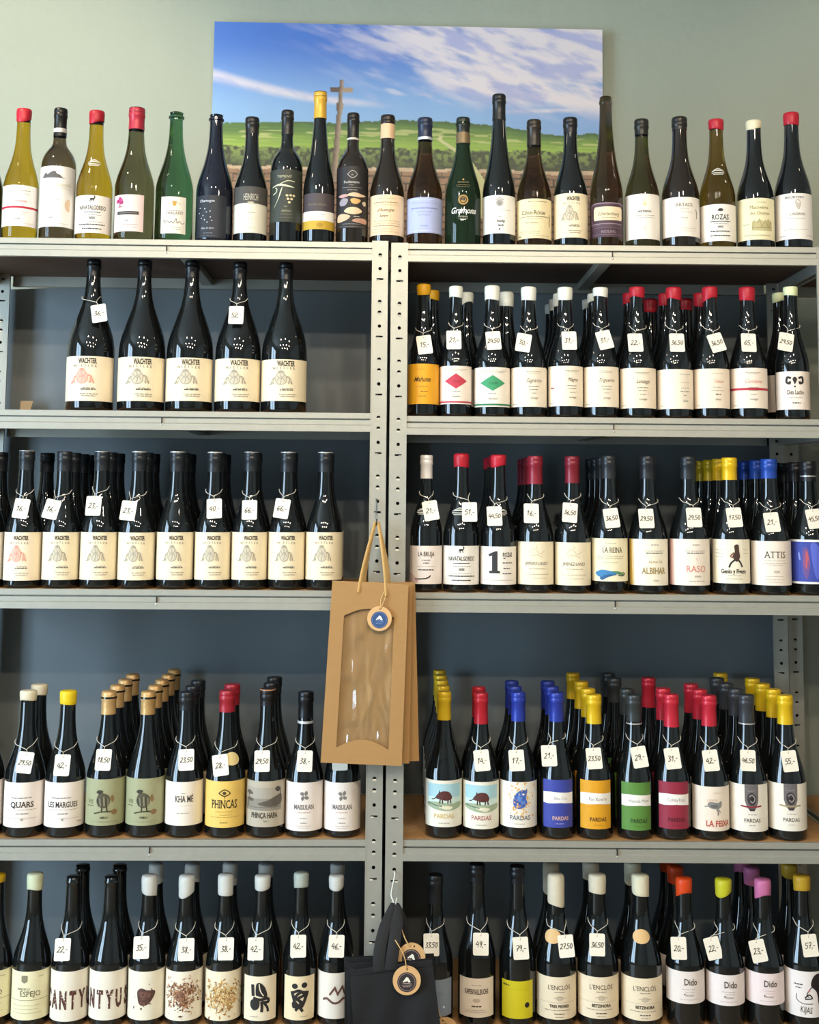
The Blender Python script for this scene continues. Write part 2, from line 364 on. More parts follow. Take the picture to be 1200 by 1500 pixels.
# ------------------------------------------------------------------ lettering and label printing
_TC = {}
def text_geo(s, bold=0., serif=False):
    k = (s, bold, serif)
    if k in _TC: return _TC[k]
    cu = bpy.data.curves.new('lettering', 'FONT'); cu.body = s; cu.align_x = 'CENTER'; cu.resolution_u = 2; cu.offset = bold
    o = bpy.data.objects.new('lettering', cu); COL.objects.link(o)
    bpy.context.view_layer.update()
    me = bpy.data.meshes.new_from_object(o.evaluated_get(bpy.context.evaluated_depsgraph_get()))
    v = [(p.co.x, p.co.y) for p in me.vertices]; f = [tuple(p.vertices) for p in me.polygons]
    if serif:
        cap = max(p[1] for p in text_geo('H', bold)[0])
        ex = []
        for e in me.edges:
            a, b = (v[i] for i in e.vertices)
            for lv, sg in ((0, 1), (cap if not s.islower() else 9, -1)):
                if abs(a[1]-lv) < .02+abs(bold) and abs(b[1]-lv) < .02+abs(bold) and .02 < abs(a[0]-b[0]) < .3:
                    ex.append((min(a[0], b[0])-.07, max(a[0], b[0])+.07, lv, lv+sg*.05))
        for x0, x1, y0, y1 in ex:
            n = len(v); v += [(x0, y0), (x1, y0), (x1, y1), (x0, y1)]; f.append((n, n+1, n+2, n+3) if y1 > y0 else (n+3, n+2, n+1, n))
    bpy.data.objects.remove(o); bpy.data.curves.remove(cu); bpy.data.meshes.remove(me)
    _TC[k] = (v, f); return v, f
def ribbon(pts, w):
    "flat stroke along a polyline"
    v, f = [], []
    P = [Vector((p[0], p[1])) for p in pts]
    for i, p in enumerate(P):
        a = (P[i]-P[i-1]).normalized() if i else (P[1]-P[0]).normalized()
        b = (P[i+1]-P[i]).normalized() if i < len(P)-1 else a
        t = (a+b); t = t.normalized() if t.length > 1e-6 else a
        n = Vector((-t.y, t.x))*w/2/max(.5, abs(t.dot(a)))
        v += [tuple(p+n), tuple(p-n)]
    for i in range(len(P)-1): f.append((2*i+1, 2*i+3, 2*i+2, 2*i))
    return v, f
def spline(pts, n=5):
    "catmull-rom through 2d points"
    P = [pts[0]]+list(pts)+[pts[-1]]; out = []
    for i in range(1, len(P)-2):
        p0, p1, p2, p3 = P[i-1], P[i], P[i+1], P[i+2]
        for j in range(n):
            t = j/n
            out.append(tuple(.5*((2*b)+(-a+c)*t+(2*a-5*b+4*c-d)*t*t+(-a+3*b-3*c+d)*t**3) for a, b, c, d in zip(p0, p1, p2, p3)))
    out.append(tuple(pts[-1])); return out
def print_mesh(name, prims, h, R, halfang=1.35, curved=True, seed=0):
    """prims in label space: x = arc / R, y = fraction of label height; sizes in R. returns mesh wrapped on the bottle (or flat)"""
    rnd = random.Random(seed+len(name)); mats = []; bm = bmesh.new()
    H = h/R
    def put(v, f, colr, z):
        mm = ink(colr)
        if mm not in mats: mats.append(mm)
        mi = mats.index(mm); vs = [bm.verts.new((x, y, z)) for x, y in v]
        for q in f:
            try: fc = bm.faces.new([vs[i] for i in q]); fc.material_index = mi
            except ValueError: pass
    for i, p in enumerate(prims):
        z = .00085+i*.000022; k = p[0]
        if k == 't':
            _, s, x, y, size, c = p[:6]; o = p[6] if len(p) > 6 else {}
            v, f = text_geo(s, o.get('b', 0), o.get('serif', False)); xs, sh = o.get('xs', 1), o.get('sh', 0); rot = o.get('rot', 0)
            w = [((a*xs+b*sh)*size, b*size*o.get('ys', 1)) for a, b in v]
            if rot: w = [(a*math.cos(rot)-b*math.sin(rot), a*math.sin(rot)+b*math.cos(rot)) for a, b in w]
            put([(x+a, y*H+b) for a, b in w], f, c, z)
        elif k == 'm':
            _, x, y, w, th, c = p[:6]; a = x-w/2
            while a < x+w/2-.03:
                L = min(rnd.uniform(.06, .2), x+w/2-a); put([(a, y*H), (a+L, y*H), (a+L, y*H+th), (a, y*H+th)], [(0, 1, 2, 3)], c, z); a += L+.03
        elif k == 'l':
            _, x, y, w, th, c = p[:6]; put([(x-w/2, y*H-th/2), (x+w/2, y*H-th/2), (x+w/2, y*H+th/2), (x-w/2, y*H+th/2)], [(0, 1, 2, 3)], c, z)
        elif k == 'p':
            pts = [(a, b*H) for a, b in p[2]]
            area = sum(pts[j][0]*pts[(j+1) % len(pts)][1]-pts[(j+1) % len(pts)][0]*pts[j][1] for j in range(len(pts)))
            if area < 0: pts = pts[::-1]
            put(pts, [tuple(range(len(pts)))], p[1], z)
        elif k == 'c':      # smooth closed blob through points
            q = list(p[2]); pts = spline(q[-1:]+q+q[:2], 4); n4 = 4; pts = pts[n4:-n4]
            pts = [(a, b*H) for a, b in pts][:-1] if pts[0] == pts[-1] else [(a, b*H) for a, b in pts]
            area = sum(pts[j][0]*pts[(j+1) % len(pts)][1]-pts[(j+1) % len(pts)][0]*pts[j][1] for j in range(len(pts)))
            if area < 0: pts = pts[::-1]
            put(pts, [tuple(range(len(pts)))], p[1], z)
        elif k == 'e':
            _, c, x, y, rx, ry = p[:6]; n = p[6] if len(p) > 6 else 18
            put([(x+rx*math.cos(2*math.pi*j/n), y*H+ry*math.sin(2*math.pi*j/n)) for j in range(n)], [tuple(range(n))], c, z)
        elif k == 's':
            pts = spline([(a, b*H) for a, b in p[3]], 4) if len(p[3]) > 2 and not (len(p) > 4) else [(a, b*H) for a, b in p[3]]
            v, f = ribbon(pts, p[2]); put(v, f, p[1], z)
        elif k == 'splat':  # random flecks: colour list, centre, spread, count, size
            _, cs, x, y, sx_, sy_, n, sz = p
            for j in range(n):
                a = rnd.gauss(x, sx_); b = y*H+rnd.gauss(0, sy_); L = sz*rnd.uniform(.4, 1.5); an = rnd.uniform(0, 6.28); t = L*.35
                if abs(a) > halfang-.08 or b < .05 or b > H-.05: continue
                ca, sa = math.cos(an), math.sin(an)
                put([(a+u_*ca-v_*sa, b+u_*sa+v_*ca) for u_, v_ in ((-L, 0), (0, -t), (L, 0), (0, t))], [(0, 1, 2, 3)], rnd.choice(cs), z+rnd.random()*.00003)
    if curved:
        xm = max((abs(v.co.x) for v in bm.verts), default=0)
        x = -1.5
        while x <= 1.5:
            if abs(x) < xm: bmesh.ops.bisect_plane(bm, geom=bm.verts[:]+bm.edges[:]+bm.faces[:], plane_co=(x, 0, 0), plane_no=(1, 0, 0))
            x += .15
        # keep within the label's own width
        for sx_ in (-1, 1): bmesh.ops.bisect_plane(bm, geom=bm.verts[:]+bm.edges[:]+bm.faces[:], plane_co=(sx_*(halfang-.02), 0, 0), plane_no=(sx_, 0, 0), clear_outer=True)
        for v in bm.verts:
            r = R+v.co.z; a = v.co.x; v.co = Vector((r*math.sin(a), -r*math.cos(a), v.co.y*R))
    else:
        for v in bm.verts: v.co = Vector((v.co.x*R, -v.co.z, v.co.y*R))
    me = bpy.data.meshes.new(name); bm.to_mesh(me); bm.free()
    for m in mats: me.materials.append(m)
    return me
def label_mesh(name, z0, z1, R, a0, a1, mtl, rr=.0005, zfun=None):
    n = max(4, int((a1-a0)/.13)); g = G(); th = .0005
    v = []; f = []
    for i in range(n+1):
        a = a0+(a1-a0)*i/n
        for z in (z0, z1):
            for r in (R+.0003, R+.0003-th): v.append((r*math.sin(a), -r*math.cos(a), z))
    for i in range(n):
        b = 4*i; c = b+4
        f += [(b, c, c+2, b+2), (b+2, c+2, c+3, b+3), (b, b+1, c+1, c)]
    f += [(0, 2, 3, 1), (4*n, 4*n+1, 4*n+3, 4*n+2)]
    return smooth_auto(mesh(name, v, f, mtl), 50)

K, GY, RD, GD, WH, CRM = '2a2624', '8f877b', 'b3283a', 'c39a3f', 'f5efe6', 'f2e6d0'
SER = dict(serif=True)
def crest(x, y, c, c2):
    return [('c', c2, [(x-.24, y), (x-.14, y+.13), (x+.14, y+.13), (x+.24, y), (x+.16, y-.12), (x-.16, y-.12)]),
            ('s', c, .03, [(x-.25, y-.02), (x-.15, y+.12), (x+.1, y+.14), (x+.25, y+.02), (x+.18, y-.11), (x-.1, y-.13), (x-.25, y-.02)]),
            ('s', c, .03, [(x-.18, y+.08), (x+.02, y+.0), (x+.16, y+.09)]), ('s', c, .03, [(x-.18, y-.06), (x+.02, y+.05), (x+.18, y-.05)]),
            ('s', c, .03, [(x-.02, y+.12), (x+.04, y), (x-.02, y-.12)]),
            ('c', c, [(x-.07, y+.15), (x, y+.21), (x+.07, y+.15)]), ('s', c, .03, [(x-.14, y+.15), (x-.05, y+.19), (x+.05, y+.19), (x+.14, y+.15)]),
            ('s', c, .06, [(x-.26, y+.03), (x-.36, y-.03), (x-.42, y-.12), (x-.5, y-.13)]), ('s', c, .05, [(x-.34, y-.02), (x-.32, y-.13)]),
            ('s', c, .06, [(x+.26, y+.05), (x+.38, y+.02), (x+.46, y-.08), (x+.5, y-.13)]), ('s', c, .05, [(x+.36, y), (x+.36, y-.13)]),
            ('s', c2, .05, [(x-.28, y-.1), (x-.4, y-.02)]), ('s', c2, .05, [(x+.3, y-.1), (x+.46, y-.02)])]
def wachter(c, c2, x=0.):
    return [('t', 'WACHTER', x+.1, .84, .30, K, dict(xs=.52, ys=1.05, b=.03, serif=True)),
            *[('t', ch, x-.42+.145*i, .765+.012*abs(i-3)/3*-1, .15, '6b6256', dict(serif=True)) for i, ch in enumerate('WIESLER')],
            *crest(x-.12, .53, c, c2), ('m', x+.18, .285, .5, .03, GY), ('m', x+.16, .25, .62, .045, '55504a'), ('m', x+.2, .15, .75, .03, GY), ('m', x+.2, .105, .6, .03, GY)]
def goat(x, y, s=1.):
    return [('c', K, [(x-.16*s, y), (x-.1*s, y+.05*s), (x+.06*s, y+.045*s), (x+.1*s, y+.1*s), (x+.17*s, y+.095*s), (x+.13*s, y+.03*s), (x+.06*s, y-.005), (x-.1*s, y-.005)]),
            ('s', K, .035, [(x-.13*s, y), (x-.15*s, y-.06*s)]), ('s', K, .035, [(x-.07*s, y), (x-.06*s, y-.06*s)]), ('s', K, .035, [(x+.05*s, y), (x+.09*s, y-.06*s)]),
            ('s', K, .03, [(x+.12*s, y+.09*s), (x+.08*s, y+.14*s), (x+.01*s, y+.13*s)])]
def script(t, x, y, s, c, **k): return ('t', t, x, y, s, c, dict(sh=.38, xs=.8, **k))
def lanz(word, wc, x=.15, extra=()):
    return [('m', x, .88, .85, .028, GY), ('m', x, .845, .6, .02, GY), script(word, x, .62, .3, wc), ('m', x, .50, .6, .035, '777065'), ('m', x, .43, .5, .03, '777065'),
            ('l', x-.1, .35, 1.5, .008, 'd8ccba'), ('m', x, .335, .3, .03, GY), script('Lanzaga', x, .20, .17, '6a645c'), ('m', -.9, .06, .3, .03, GY), *extra]
def boar(x, y):
    return [('c', '5a2f2b', [(x-.45, y-.02), (x-.36, y+.06), (x-.1, y+.13), (x+.25, y+.12), (x+.42, y+.03), (x+.4, y-.04), (x+.1, y-.07), (x-.2, y-.045)]),
            *[('s', '4a2624', .07, [(x+a, y-.04), (x+a+b, y-.13)]) for a, b in ((-.2, -.03), (-.1, .03), (.22, -.02), (.34, .03))],
            ('s', '3a1d1c', .05, [(x-.42, y+.0), (x-.55, y-.04), (x-.7, y-.05)]), ('p', '3a1d1c', [(x-.3, y+.08), (x-.24, y+.16), (x-.2, y+.09)])]
def pard_boar(c):
    return [('p', 'a9cfd6', [(-1.0, .62), (1.0, .62), (1.0, .93), (-1.0, .93)]), ('p', 'cfe2d8', [(-1.0, .5), (1.0, .5), (1.0, .64), (-1.0, .64)]),
            ('c', '9fae8e', [(-.95, .52), (-.3, .54), (.4, .5), (1.0, .53), (1.0, .42), (.2, .35), (-.5, .38), (-.98, .45)]), ('c', 'e6dfc2', [(-.3, .44), (.1, .46), (.5, .42), (.2, .37)]),
            ('s', '5c6a58', .05, [(-.95, .5), (-.5, .47), (-.1, .44)]), *boar(.0, .64), ('t', 'PARDAS', .0, .19, .34, c, dict(xs=.9)), ('m', .0, .08, .6, .03, GY)]
def pard_col(c, word, wc, pc, wcol='8b8786'):
    return [('p', WH, [(-1.4, .52), (-.6, .5), (.1, .52), (1.4, .48), (1.4, .74), (.6, .73), (-.4, .75), (-1.4, .72)]),
            ('t', word, .12, .585, .24, wcol, dict(xs=.85)), ('t', 'PARDAS', .12, .16, .30, pc, dict(b=.02, xs=.85)), ('m', .1, .08, .5, .025, wc)]
def pard_face(lc):
    return [('p', '6e6766', [(-.28, 1.0), (.42, 1.0), (.42, .66), (.3, .5), (-.15, .5), (-.28, .66)]), ('c', '3c3636', [(-.12, .78), (.1, .83), (.32, .72), (.22, .58), (0, .56), (-.14, .66)]),
            ('s', 'a39a97', .05, [(-.06, .74), (.1, .78), (.24, .7), (.12, .62), (.0, .66)]), ('e', '1f1a1a', .1, .69, .07, .07), ('s', '8a8080', .04, [(-.2, .92), (-.1, .86), (.3, .88)]),
            ('s', lc, .075, [(-.5, .545), (.0, .525), (.6, .545)]), ('p', '4a4341', [(-.12, .5), (.28, .5), (.2, .44), (-.02, .44)]), ('m', .1, .36, .45, .025, GY), ('t', 'PARDAS', .1, .20, .28, K, dict(xs=.85)), ('m', .1, .13, .35, .025, GY)]
def enclos(word):
    return [('t', "L'ENCLÒS", .1, .70, .31, '4a4038', dict(xs=.85)), ('m', .1, .64, .5, .03, GY), ('e', 'cbbba0', .1, .50, .18, .12), ('s', 'b0a088', .02, [(-.2, .5), (.1, .53), (.4, .5)]),
            ('l', 0, .40, 2.0, .012, 'b7a78d'), ('t', word, .1, .28, .19, K, dict(b=.03, xs=.9)), ('m', 0, .21, 1.3, .03, GY), ('m', .1, .12, .5, .05, '6b6258'), ('m', .1, .05, .4, .03, GY)]
def dido(c, c2): return [('t', 'Dido', .2, .58, .46, '4b4542', dict(xs=.75, b=.015)), ('m', .1, .44, .7, .03, c), ('m', .15, .36, .5, .03, c), script('Montsant', .1, .24, .16, c2), ('e', K, -.12, .30, .03, .03), ('m', .1, .12, .9, .03, 'cdbdb2')]
def cantyus(s, x0):
    out = []
    for i, ch in enumerate(s):
        out.append(('t', ch, x0+i*.505, .26, .95, '5b362c', dict(xs=.56, ys=1.28, b=.05)))
    out.append(('splat', ['f2ead9'], 0, .48, .7, .35, 90, .05)); return out
def grid_lines(): return []
DES = {
 'stripe': ('f0e7df', [('m', 0, .86, 1.4, .03, GY), ('m', 0, .79, 1.2, .025, 'b5aca2'), script('Corriente', 0, .58, .26, 'cf7f80'), ('l', 0, .46, 2.7, .12, 'b5263a'), ('m', 0, .34, 1.2, .03, 'b5aca2'), ('m', 0, .29, .8, .025, 'b5aca2'), script('Lanzaga', -.1, .17, .16, '5b5650'), ('m', 0, .07, 1.8, .02, 'c9c0b5')]),
 'corriente2': ('f3e2cf', lanz('Corriente', 'd98f86', .15, [('l', 0, .475, 2.7, .12, 'b5263a')])),
 'house': ('ece5dd', [('p', '5a5552', [(-.9, .81), (-.62, .9), (-.5, .86), (-.3, .9), (-.05, .92), (.05, .87), (.2, .86), (.42, .80)]), ('l', -.2, .805, 1.4, .02, '8a8580'), ('p', 'd8d2c0', [(-.8, .66), (.9, .67), (.9, .72), (-.8, .71)]), ('m', 0, .63, 1.8, .02, 'c0b7ac'), ('t', '2019', -.1, .545, .13, '6b6560'), ('m', -.3, .44, 1.1, .02, GY), ('m', -.4, .37, .9, .02, GY), ('m', -.35, .30, 1.0, .02, GY), ('c', 'd9b99a', [(.55, .36), (.63, .44), (.85, .46), (.85, .27), (.66, .28)]), script('Castello', -.3, .14, .14, '6b6560'), ('m', 0, .05, 1.6, .02, 'c0b7ac')]),
 'navat': ('f1e9dd', [*goat(.0, .88, .9), ('t', 'NAVATALGORDO', 0, .615, .30, K, dict(xs=.62, ys=1.15, b=.012)), ('l', 0, .55, .9, .035, K), ('m', 0, .47, 1.0, .025, GY), ('t', '2022', 0, .37, .16, K, dict(b=.03)), ('m', 0, .29, 1.2, .02, GY), ('m', 0, .21, 1.5, .055, K), ('m', 0, .10, 1.1, .055, K)]),
 'tree': ('ead0c8', [*[('e', c, -.42+a, .82+b, .1, .1) for a, b, c in ((0, .02, 'b3326e'), (.12, .03, 'c14a80'), (-.1, 0, 'a82c66'), (.05, .07, 'b83a76'), (.16, -.03, 'a82c66'))], ('s', '8d2c5a', .05, [(-.38, .8), (-.36, .72), (-.4, .66)]), ('s', '8d2c5a', .03, [(-.5, .67), (-.2, .67)]), ('l', .05, .5, 1.15, .17, '2c2724'), ('l', .05, .5, 1.0, .05, '6d6460'), ('m', .05, .29, .25, .04, GY), ('m', .1, .18, 1.0, .025, 'b59d95'), ('m', .1, .10, .8, .02, 'b59d95')]),
 'tarlant': ('efe7d8', [('p', 'c99a45', [(-.08, .88), (.16, .88), (.13, .78), (.04, .73), (-.05, .78)]), ('s', 'd8b878', .03, [(-.3, .8), (-.12, .84)]), ('s', 'd8b878', .03, [(.2, .84), (.38, .8)]), ('m', .05, .61, .8, .025, GY), ('t', 'TARLANT', .05, .52, .19, '5a5148', dict(xs=1.15, serif=True)), ('s', '5a5148', .025, [(-.55, .3), (-.45, .37), (-.42, .28), (-.3, .34), (-.2, .28), (-.1, .33), (0, .27), (.15, .4), (.2, .28), (.32, .33), (.45, .27), (.6, .3)]), ('m', .1, .16, .7, .02, GY), ('m', .1, .1, .6, .02, GY)]),
 'dark_stars': ('24262e', [('t', 'Chartogne', -.2, .84, .2, 'b9b9c0', dict(xs=1.0, b=.02)), *[('e', 'c9c9cf', -.3+a, b, .035, .03, 8) for a, b in ((-.3, .7), (0, .68), (-.35, .58), (-.1, .52), (.1, .6), (.3, .62), (.32, .48), (.0, .42), (.15, .36), (.4, .4), (-.2, .46))], script('Blanc de Noirs', -.15, .2, .15, 'c9c9cf'), ('m', -.1, .1, .5, .025, '8a8a92'), ('m', -.1, .04, .8, .02, '6a6a72')]),
 'heinrich': ('e0dac6', [('p', '4a4742', [(-1.4, .62), (-.3, .64), (1.4, .62), (1.4, 1), (-1.4, 1)]), ('t', 'HEINRICH', .05, .70, .46, 'c9c2ae', dict(xs=.42, ys=1.25)), ('e', 'd8c8a8', .05, .655, .2, .035), ('m', .05, .43, .55, .03, GY), ('m', .05, .31, .3, .025, 'b0a893'), ('m', .05, .10, .6, .02, 'b0a893')]),
 'tement': ('35382f', [('t', 'TEMENT', -.1, .84, .22, 'c7c0a0', dict(xs=1.1)), ('m', -.1, .81, .5, .02, '77745f'), ('c', 'd9d6b2', [(-.9, .67), (-.4, .72), (.2, .69), (.55, .655), (.1, .665), (-.45, .685), (-.9, .66)]), ('s', 'd9d6b2', .04, [(-.35, .72), (.1, .78), (.55, .77)]), ('c', 'd9d6b2', [(-.2, .66), (-.35, .5), (-.6, .34), (-.78, .26), (-.5, .42), (-.32, .6)]), ('s', 'd9d6b2', .05, [(-.85, .52), (-.62, .56), (-.56, .62), (-.68, .65)]), *[('e', 'd9c79a', .08+a, .5-b, .085, .07) for a, b in ((0, 0), (.22, -.005), (.42, 0), (.06, .065), (.28, .065), (.14, .13))], ('t', 'ZIEREGG', .05, .19, .17, 'b0aa88', dict(xs=.9)), ('m', .05, .14, .7, .03, '8f8a6e'), ('m', .05, .08, .8, .02, '77745f'), ('t', '2020', .0, .28, .1, 'b0aa88')]),
 'schloss': ('4a4042', [('t', 'REDUCER  RIESLING', -.1, .66, .17, '8f8468', dict(xs=.8)), ('p', WH, [(-1.4, .22), (1.4, .22), (1.4, .50), (-1.4, .50)]), ('m', 0, .4, .9, .025, GY), ('m', 0, .35, .7, .025, GY), ('p', 'c9a334', [(-1.4, .0), (1.4, .0), (1.4, .24), (-1.4, .24)]), ('e', 'b08a28', .1, .12, .2, .15)]),
 'stones': ('241f1e', [('s', 'a8a29c', .04, [(-.3, .87), (0, .93), (.3, .87), (0, .81), (-.3, .87)]), ('t', 'BB', 0, .85, .13, 'a8a29c'), ('t', 'Rudemann', -.05, .725, .23, 'c2bcb6', dict(b=.01)), ('m', -.05, .69, .3, .03, '9a948e'), ('l', 0, .655, 1.3, .015, 'a8a29c'), ('m', 0, .61, .6, .04, '9a948e'),
    ('c', 'c79a93', [(-.95, .52), (-.5, .55), (-.2, .52), (-.6, .49)]), ('c', 'dcbc98', [(-.3, .53), (.1, .575), (.6, .55), (.95, .53), (.4, .50)]), ('c', '9a929a', [(-.85, .42), (-.6, .48), (-.25, .46), (-.4, .37), (-.75, .36)]), ('c', 'd8a968', [(-.1, .46), (.15, .48), (.55, .45), (.3, .39), (0, .4)]), ('c', 'cbb89c', [(.65, .42), (.9, .44), (.95, .38), (.75, .37)]), ('c', 'dcc09a', [(-.5, .27), (-.2, .33), (.3, .33), (.65, .27), (.2, .22), (-.2, .23)]), ('c', 'd2b290', [(-1.0, .2), (-.6, .23), (-.1, .19), (-.4, .12), (-1.0, .1)]), ('c', 'bb8e78', [(.0, .12), (.4, .16), (1.0, .15), (1.0, .08), (.3, .09)]), ('m', .3, .18, .4, .035, 'cfc8c0'), ('m', 0, .06, 1.2, .03, '8d8a88'), ('m', 0, .02, 1.6, .02, '8d8a88')]),
 'peach': ('f0d3ac', [('m', 0, .9, 1.0, .02, 'a98d70'), ('m', -.1, .8, 1.5, .04, '9a8068'), ('m', 0, .74, 1.6, .02, 'bfa084'), script("d'Auvergne", -.1, .58, .27, '5c4636'), script('Savary', -.2, .44, .24, '5c4636'), ('m', 0, .34, 1.6, .02, 'a98d70'), ('m', 0, .28, 1.7, .02, 'b99c7e'), ('m', 0, .22, 1.6, .03, '9a8068'), ('m', -.2, .14, 1.2, .02, 'a98d70'), ('m', -.1, .07, 1.6, .02, 'b99c7e'), ('l', .2, .5, .012, 2.2, 'cfa98a')]),
 'lavender': ('aeb6dc', [('l', 0, .94, 2.6, .02, 'd5d9ee'), ('m', 0, .84, 1.5, .02, '8088b8'), ('m', 0, .68, 1.6, .06, '7f88bd'), ('m', 0, .58, .9, .03, '7f88bd'), ('m', 0, .49, .7, .03, '8a92c0'), ('m', 0, .18, .4, .04, '7f88bd'), ('l', 0, .06, 2.6, .02, 'd5d9ee')]),
 'gramona': (None, [('e', 'b08a4a', 0, .86, .28, .28), ('e', '2d2a1e', 0, .86, .2, .2), ('e', 'b08a4a', 0, .86, .15, .15), ('s', '2d2a1e', .03, [(-.1, .86), (.1, .86)]), ('s', '2d2a1e', .03, [(0, .82), (0, .9)]), ('t', 'Gramona', 0, .50, .48, 'e8e4dc', dict(sh=.3, xs=.8, b=.015)), ('t', 'IMPERIAL', 0, .39, .13, 'c9c2b4'), ('l', 0, .35, .5, .02, 'a89c84'), ('m', 0, 1.32, .6, .04, '9a8452'), ('m', 0, 1.25, .8, .02, '7d6e48'), ('m', 0, 1.2, .7, .02, '7d6e48'), ('e', 'c08a4a', 0, 1.4, .05, .05)]),
 'crestwhite': ('eeeae2', [('e', 'b5b0a8', 0, .80, .22, .24), ('e', '8f8a84', 0, .80, .13, .16), ('s', '8f8a84', .04, [(-.25, .87), (0, .93), (.25, .87)]), ('m', -.0, .60, 1.4, .05, 'cfc8be'), ('t', '2021', .05, .42, .11, '6b6560'), script('Riesling', .05, .30, .2, K, b=.02), script('Faerfly', .05, .19, .17, K, b=.02), ('e', K, .0, .11, .05, .05)]),
 'cote': ('ead9ae', [('m', .2, .92, 1.2, .035, '8c7d5c'), ('m', -.1, .82, .4, .02, GY), ('t', 'Côte-Rôtie', -.1, .60, .34, '4a4030', dict(xs=.92, serif=True)), ('l', -.05, .545, 1.9, .025, '6b6048'), ('m', 0, .49, .9, .02, GY), ('m', -.2, .38, .7, .04, '8c7d5c'), ('s', '6a5a40', .06, [(.95, .62), (1.0, .5), (.92, .4), (1.02, .32)]), ('m', -.3, .17, 1.3, .02, GY), ('m', -.3, .12, 1.2, .02, GY), ('m', .4, .06, 1.0, .02, GY), ('e', '6b6048', -.95, .06, .06, .05)]),
 'wachter': ('f1e0bd', wachter('a59a87', 'cbbfa6')),
 'wachter_pink': ('f3dfc0', wachter('dd9480', 'e6b09a', -.15)),
 'riesling': ('4b3340', [('s', 'a58c94', .05, [(-1.1, .36), (-1.1, .93), (-.8, .97), (.9, .97), (1.15, .9)], 1), ('p', 'ecd6b0', [(-.85, .48), (.95, .48), (1.0, .55), (1.0, .82), (.9, .87), (-.8, .87), (-.9, .8), (-.9, .55)]), script('Scharlachberg', .05, .62, .3, '3e2f26', ), ('m', .1, .55, .9, .025, '7b6650'), ('l', 0, .38, 2.0, .03, 'b09aa0'), ('l', 0, .34, 2.3, .02, '8a727a'), ('t', 'RIESLING', .05, .12, .2, 'a08c92', dict(xs=1.1, serif=True)), ('l', 0, .07, 2.2, .02, '8a727a'), ('l', 0, .27, 2.2, .02, '8a727a')]),
 'asteisa': ('eee6da', [('e', 'e0c070', .05, .78, .09, .13), ('e', 'efdcae', .05, .8, .05, .22), ('t', 'ASTEISA', .05, .59, .17, K, dict(xs=1.25, b=.02)), ('m', .05, .52, 1.3, .025, GY), ('l', .05, .475, 1.1, .02, '9a9288'), ('e', 'ddd5ca', .05, .25, .1, .12)]),
 'artadi': ('efe5d8', [('t', 'ARTADI', .1, .76, .26, '6a5f58', dict(xs=1.0, serif=True)), ('m', .1, .69, .5, .025, 'c0b5a8'), ('m', .1, .60, .9, .05, 'd8ccc0'), ('s', '6a5f58', .045, [(.78, .7), (.86, .6), (.86, .46)]), ('m', .1, .46, .4, .025, GY), ('m', 0, .2, 1.7, .02, 'b5aa9c'), ('m', 0, .13, 1.5, .02, 'c8bdb0')]),
 'rozas': ('f0e8dc', [('c', K, [(-.08, .83), (.0, .88), (.14, .88), (.2, .85), (.06, .82)]), ('s', K, .035, [(-.1, .83), (.1, .81), (.22, .84)]), ('t', 'ROZAS', .05, .58, .42, K, dict(xs=.72, b=.012)), ('l', .05, .53, 1.15, .035, K), ('m', .05, .46, .9, .025, GY), ('t', '2022', .05, .36, .15, K, dict(b=.03)), ('m', .05, .25, 1.1, .06, K), ('m', .05, .13, 1.1, .06, K)]),
 'charmes': ('eee2b8', [('m', .2, .89, .5, .03, '9a9070'), ('t', 'Mazoyeres', .1, .74, .26, '8f8558', dict(xs=.9, serif=True)), ('t', 'des Charmes', .15, .60, .24, '8f8558', dict(xs=.85, serif=True)), ('m', -.6, .36, .4, .03, GY), ('p', 'c2b482', [(-.3, .22), (.85, .22), (.85, .42), (.6, .5), (.4, .42), (.1, .48), (-.1, .42), (-.3, .44)]), ('s', '8f8558', .03, [(-.3, .24), (-.2, .45), (0, .4), (.1, .5), (.2, .3), (.4, .46), (.6, .3), (.8, .45)], 1), ('s', '9f9568', .05, [(-.3, .28), (.8, .3)]), ('m', 0, .1, 1.5, .03, '9a9070')]),
 'hermita': ('efe6dc', [('t', 'BEURITIN', -.05, .89, .17, '4a443e', dict(xs=1.4, serif=True)), ('s', 'c0b2a4', .05, [(.0, .82), (.12, .86), (.25, .8), (.18, .66), (.05, .72), (.0, .82)]), ('e', 'd0c2b4', .12, .75, .1, .14), ('t', "L'ALERMA", .1, .52, .19, '7a6e64', dict(serif=True)), ('l', .05, .45, 1.0, .02, '9a8f84'), ('m', .05, .2, 1.4, .025, 'b5aa9c'), ('m', -.7, .07, .4, .03, GY), ('m', .8, .07, .4, .03, GY)]),
 'mahou': ('e8a51c', [('m', -.15, .86, .55, .025, 'b07c14'), script('Mahuna', -.1, .56, .42, '3a2a10', b=.01), ('m', -.05, .43, .75, .03, 'a06f18'), ('m', .05, .30, .45, .04, '8f6216'), ('m', -.05, .19, .5, .035, '8f6216')]),
 'diam_red': ('f1e2d2', [('m', 0, .9, 1.6, .02, GY), ('m', 0, .87, 1.3, .015, GY), ('p', 'c43a4c', [(-.72, .6), (0, .4), (.72, .6), (0, .8)]), script('Lindes', .02, .565, .24, '8d2232'), ('m', .0, .32, .5, .03, GY), script('Remelluri', 0, .18, .16, '6a645c'), ('m', -.9, .09, .3, .025, GY), ('l', 0, .055, 2.7, .09, 'bd3447')]),
 'diam_green': ('f2e6d6', [('m', 0, .9, 1.6, .02, GY), ('m', 0, .87, 1.3, .015, GY), ('p', '3f9a68', [(-.72, .6), (0, .4), (.72, .6), (0, .8)]), script('Lindes', .02, .565, .24, '1c5a38'), ('m', .0, .32, .5, .03, GY), script('Remelluri', 0, .18, .16, '6a645c'), ('m', -.9, .09, .3, .025, GY), ('l', 0, .055, 2.7, .09, '2f7a50')]),
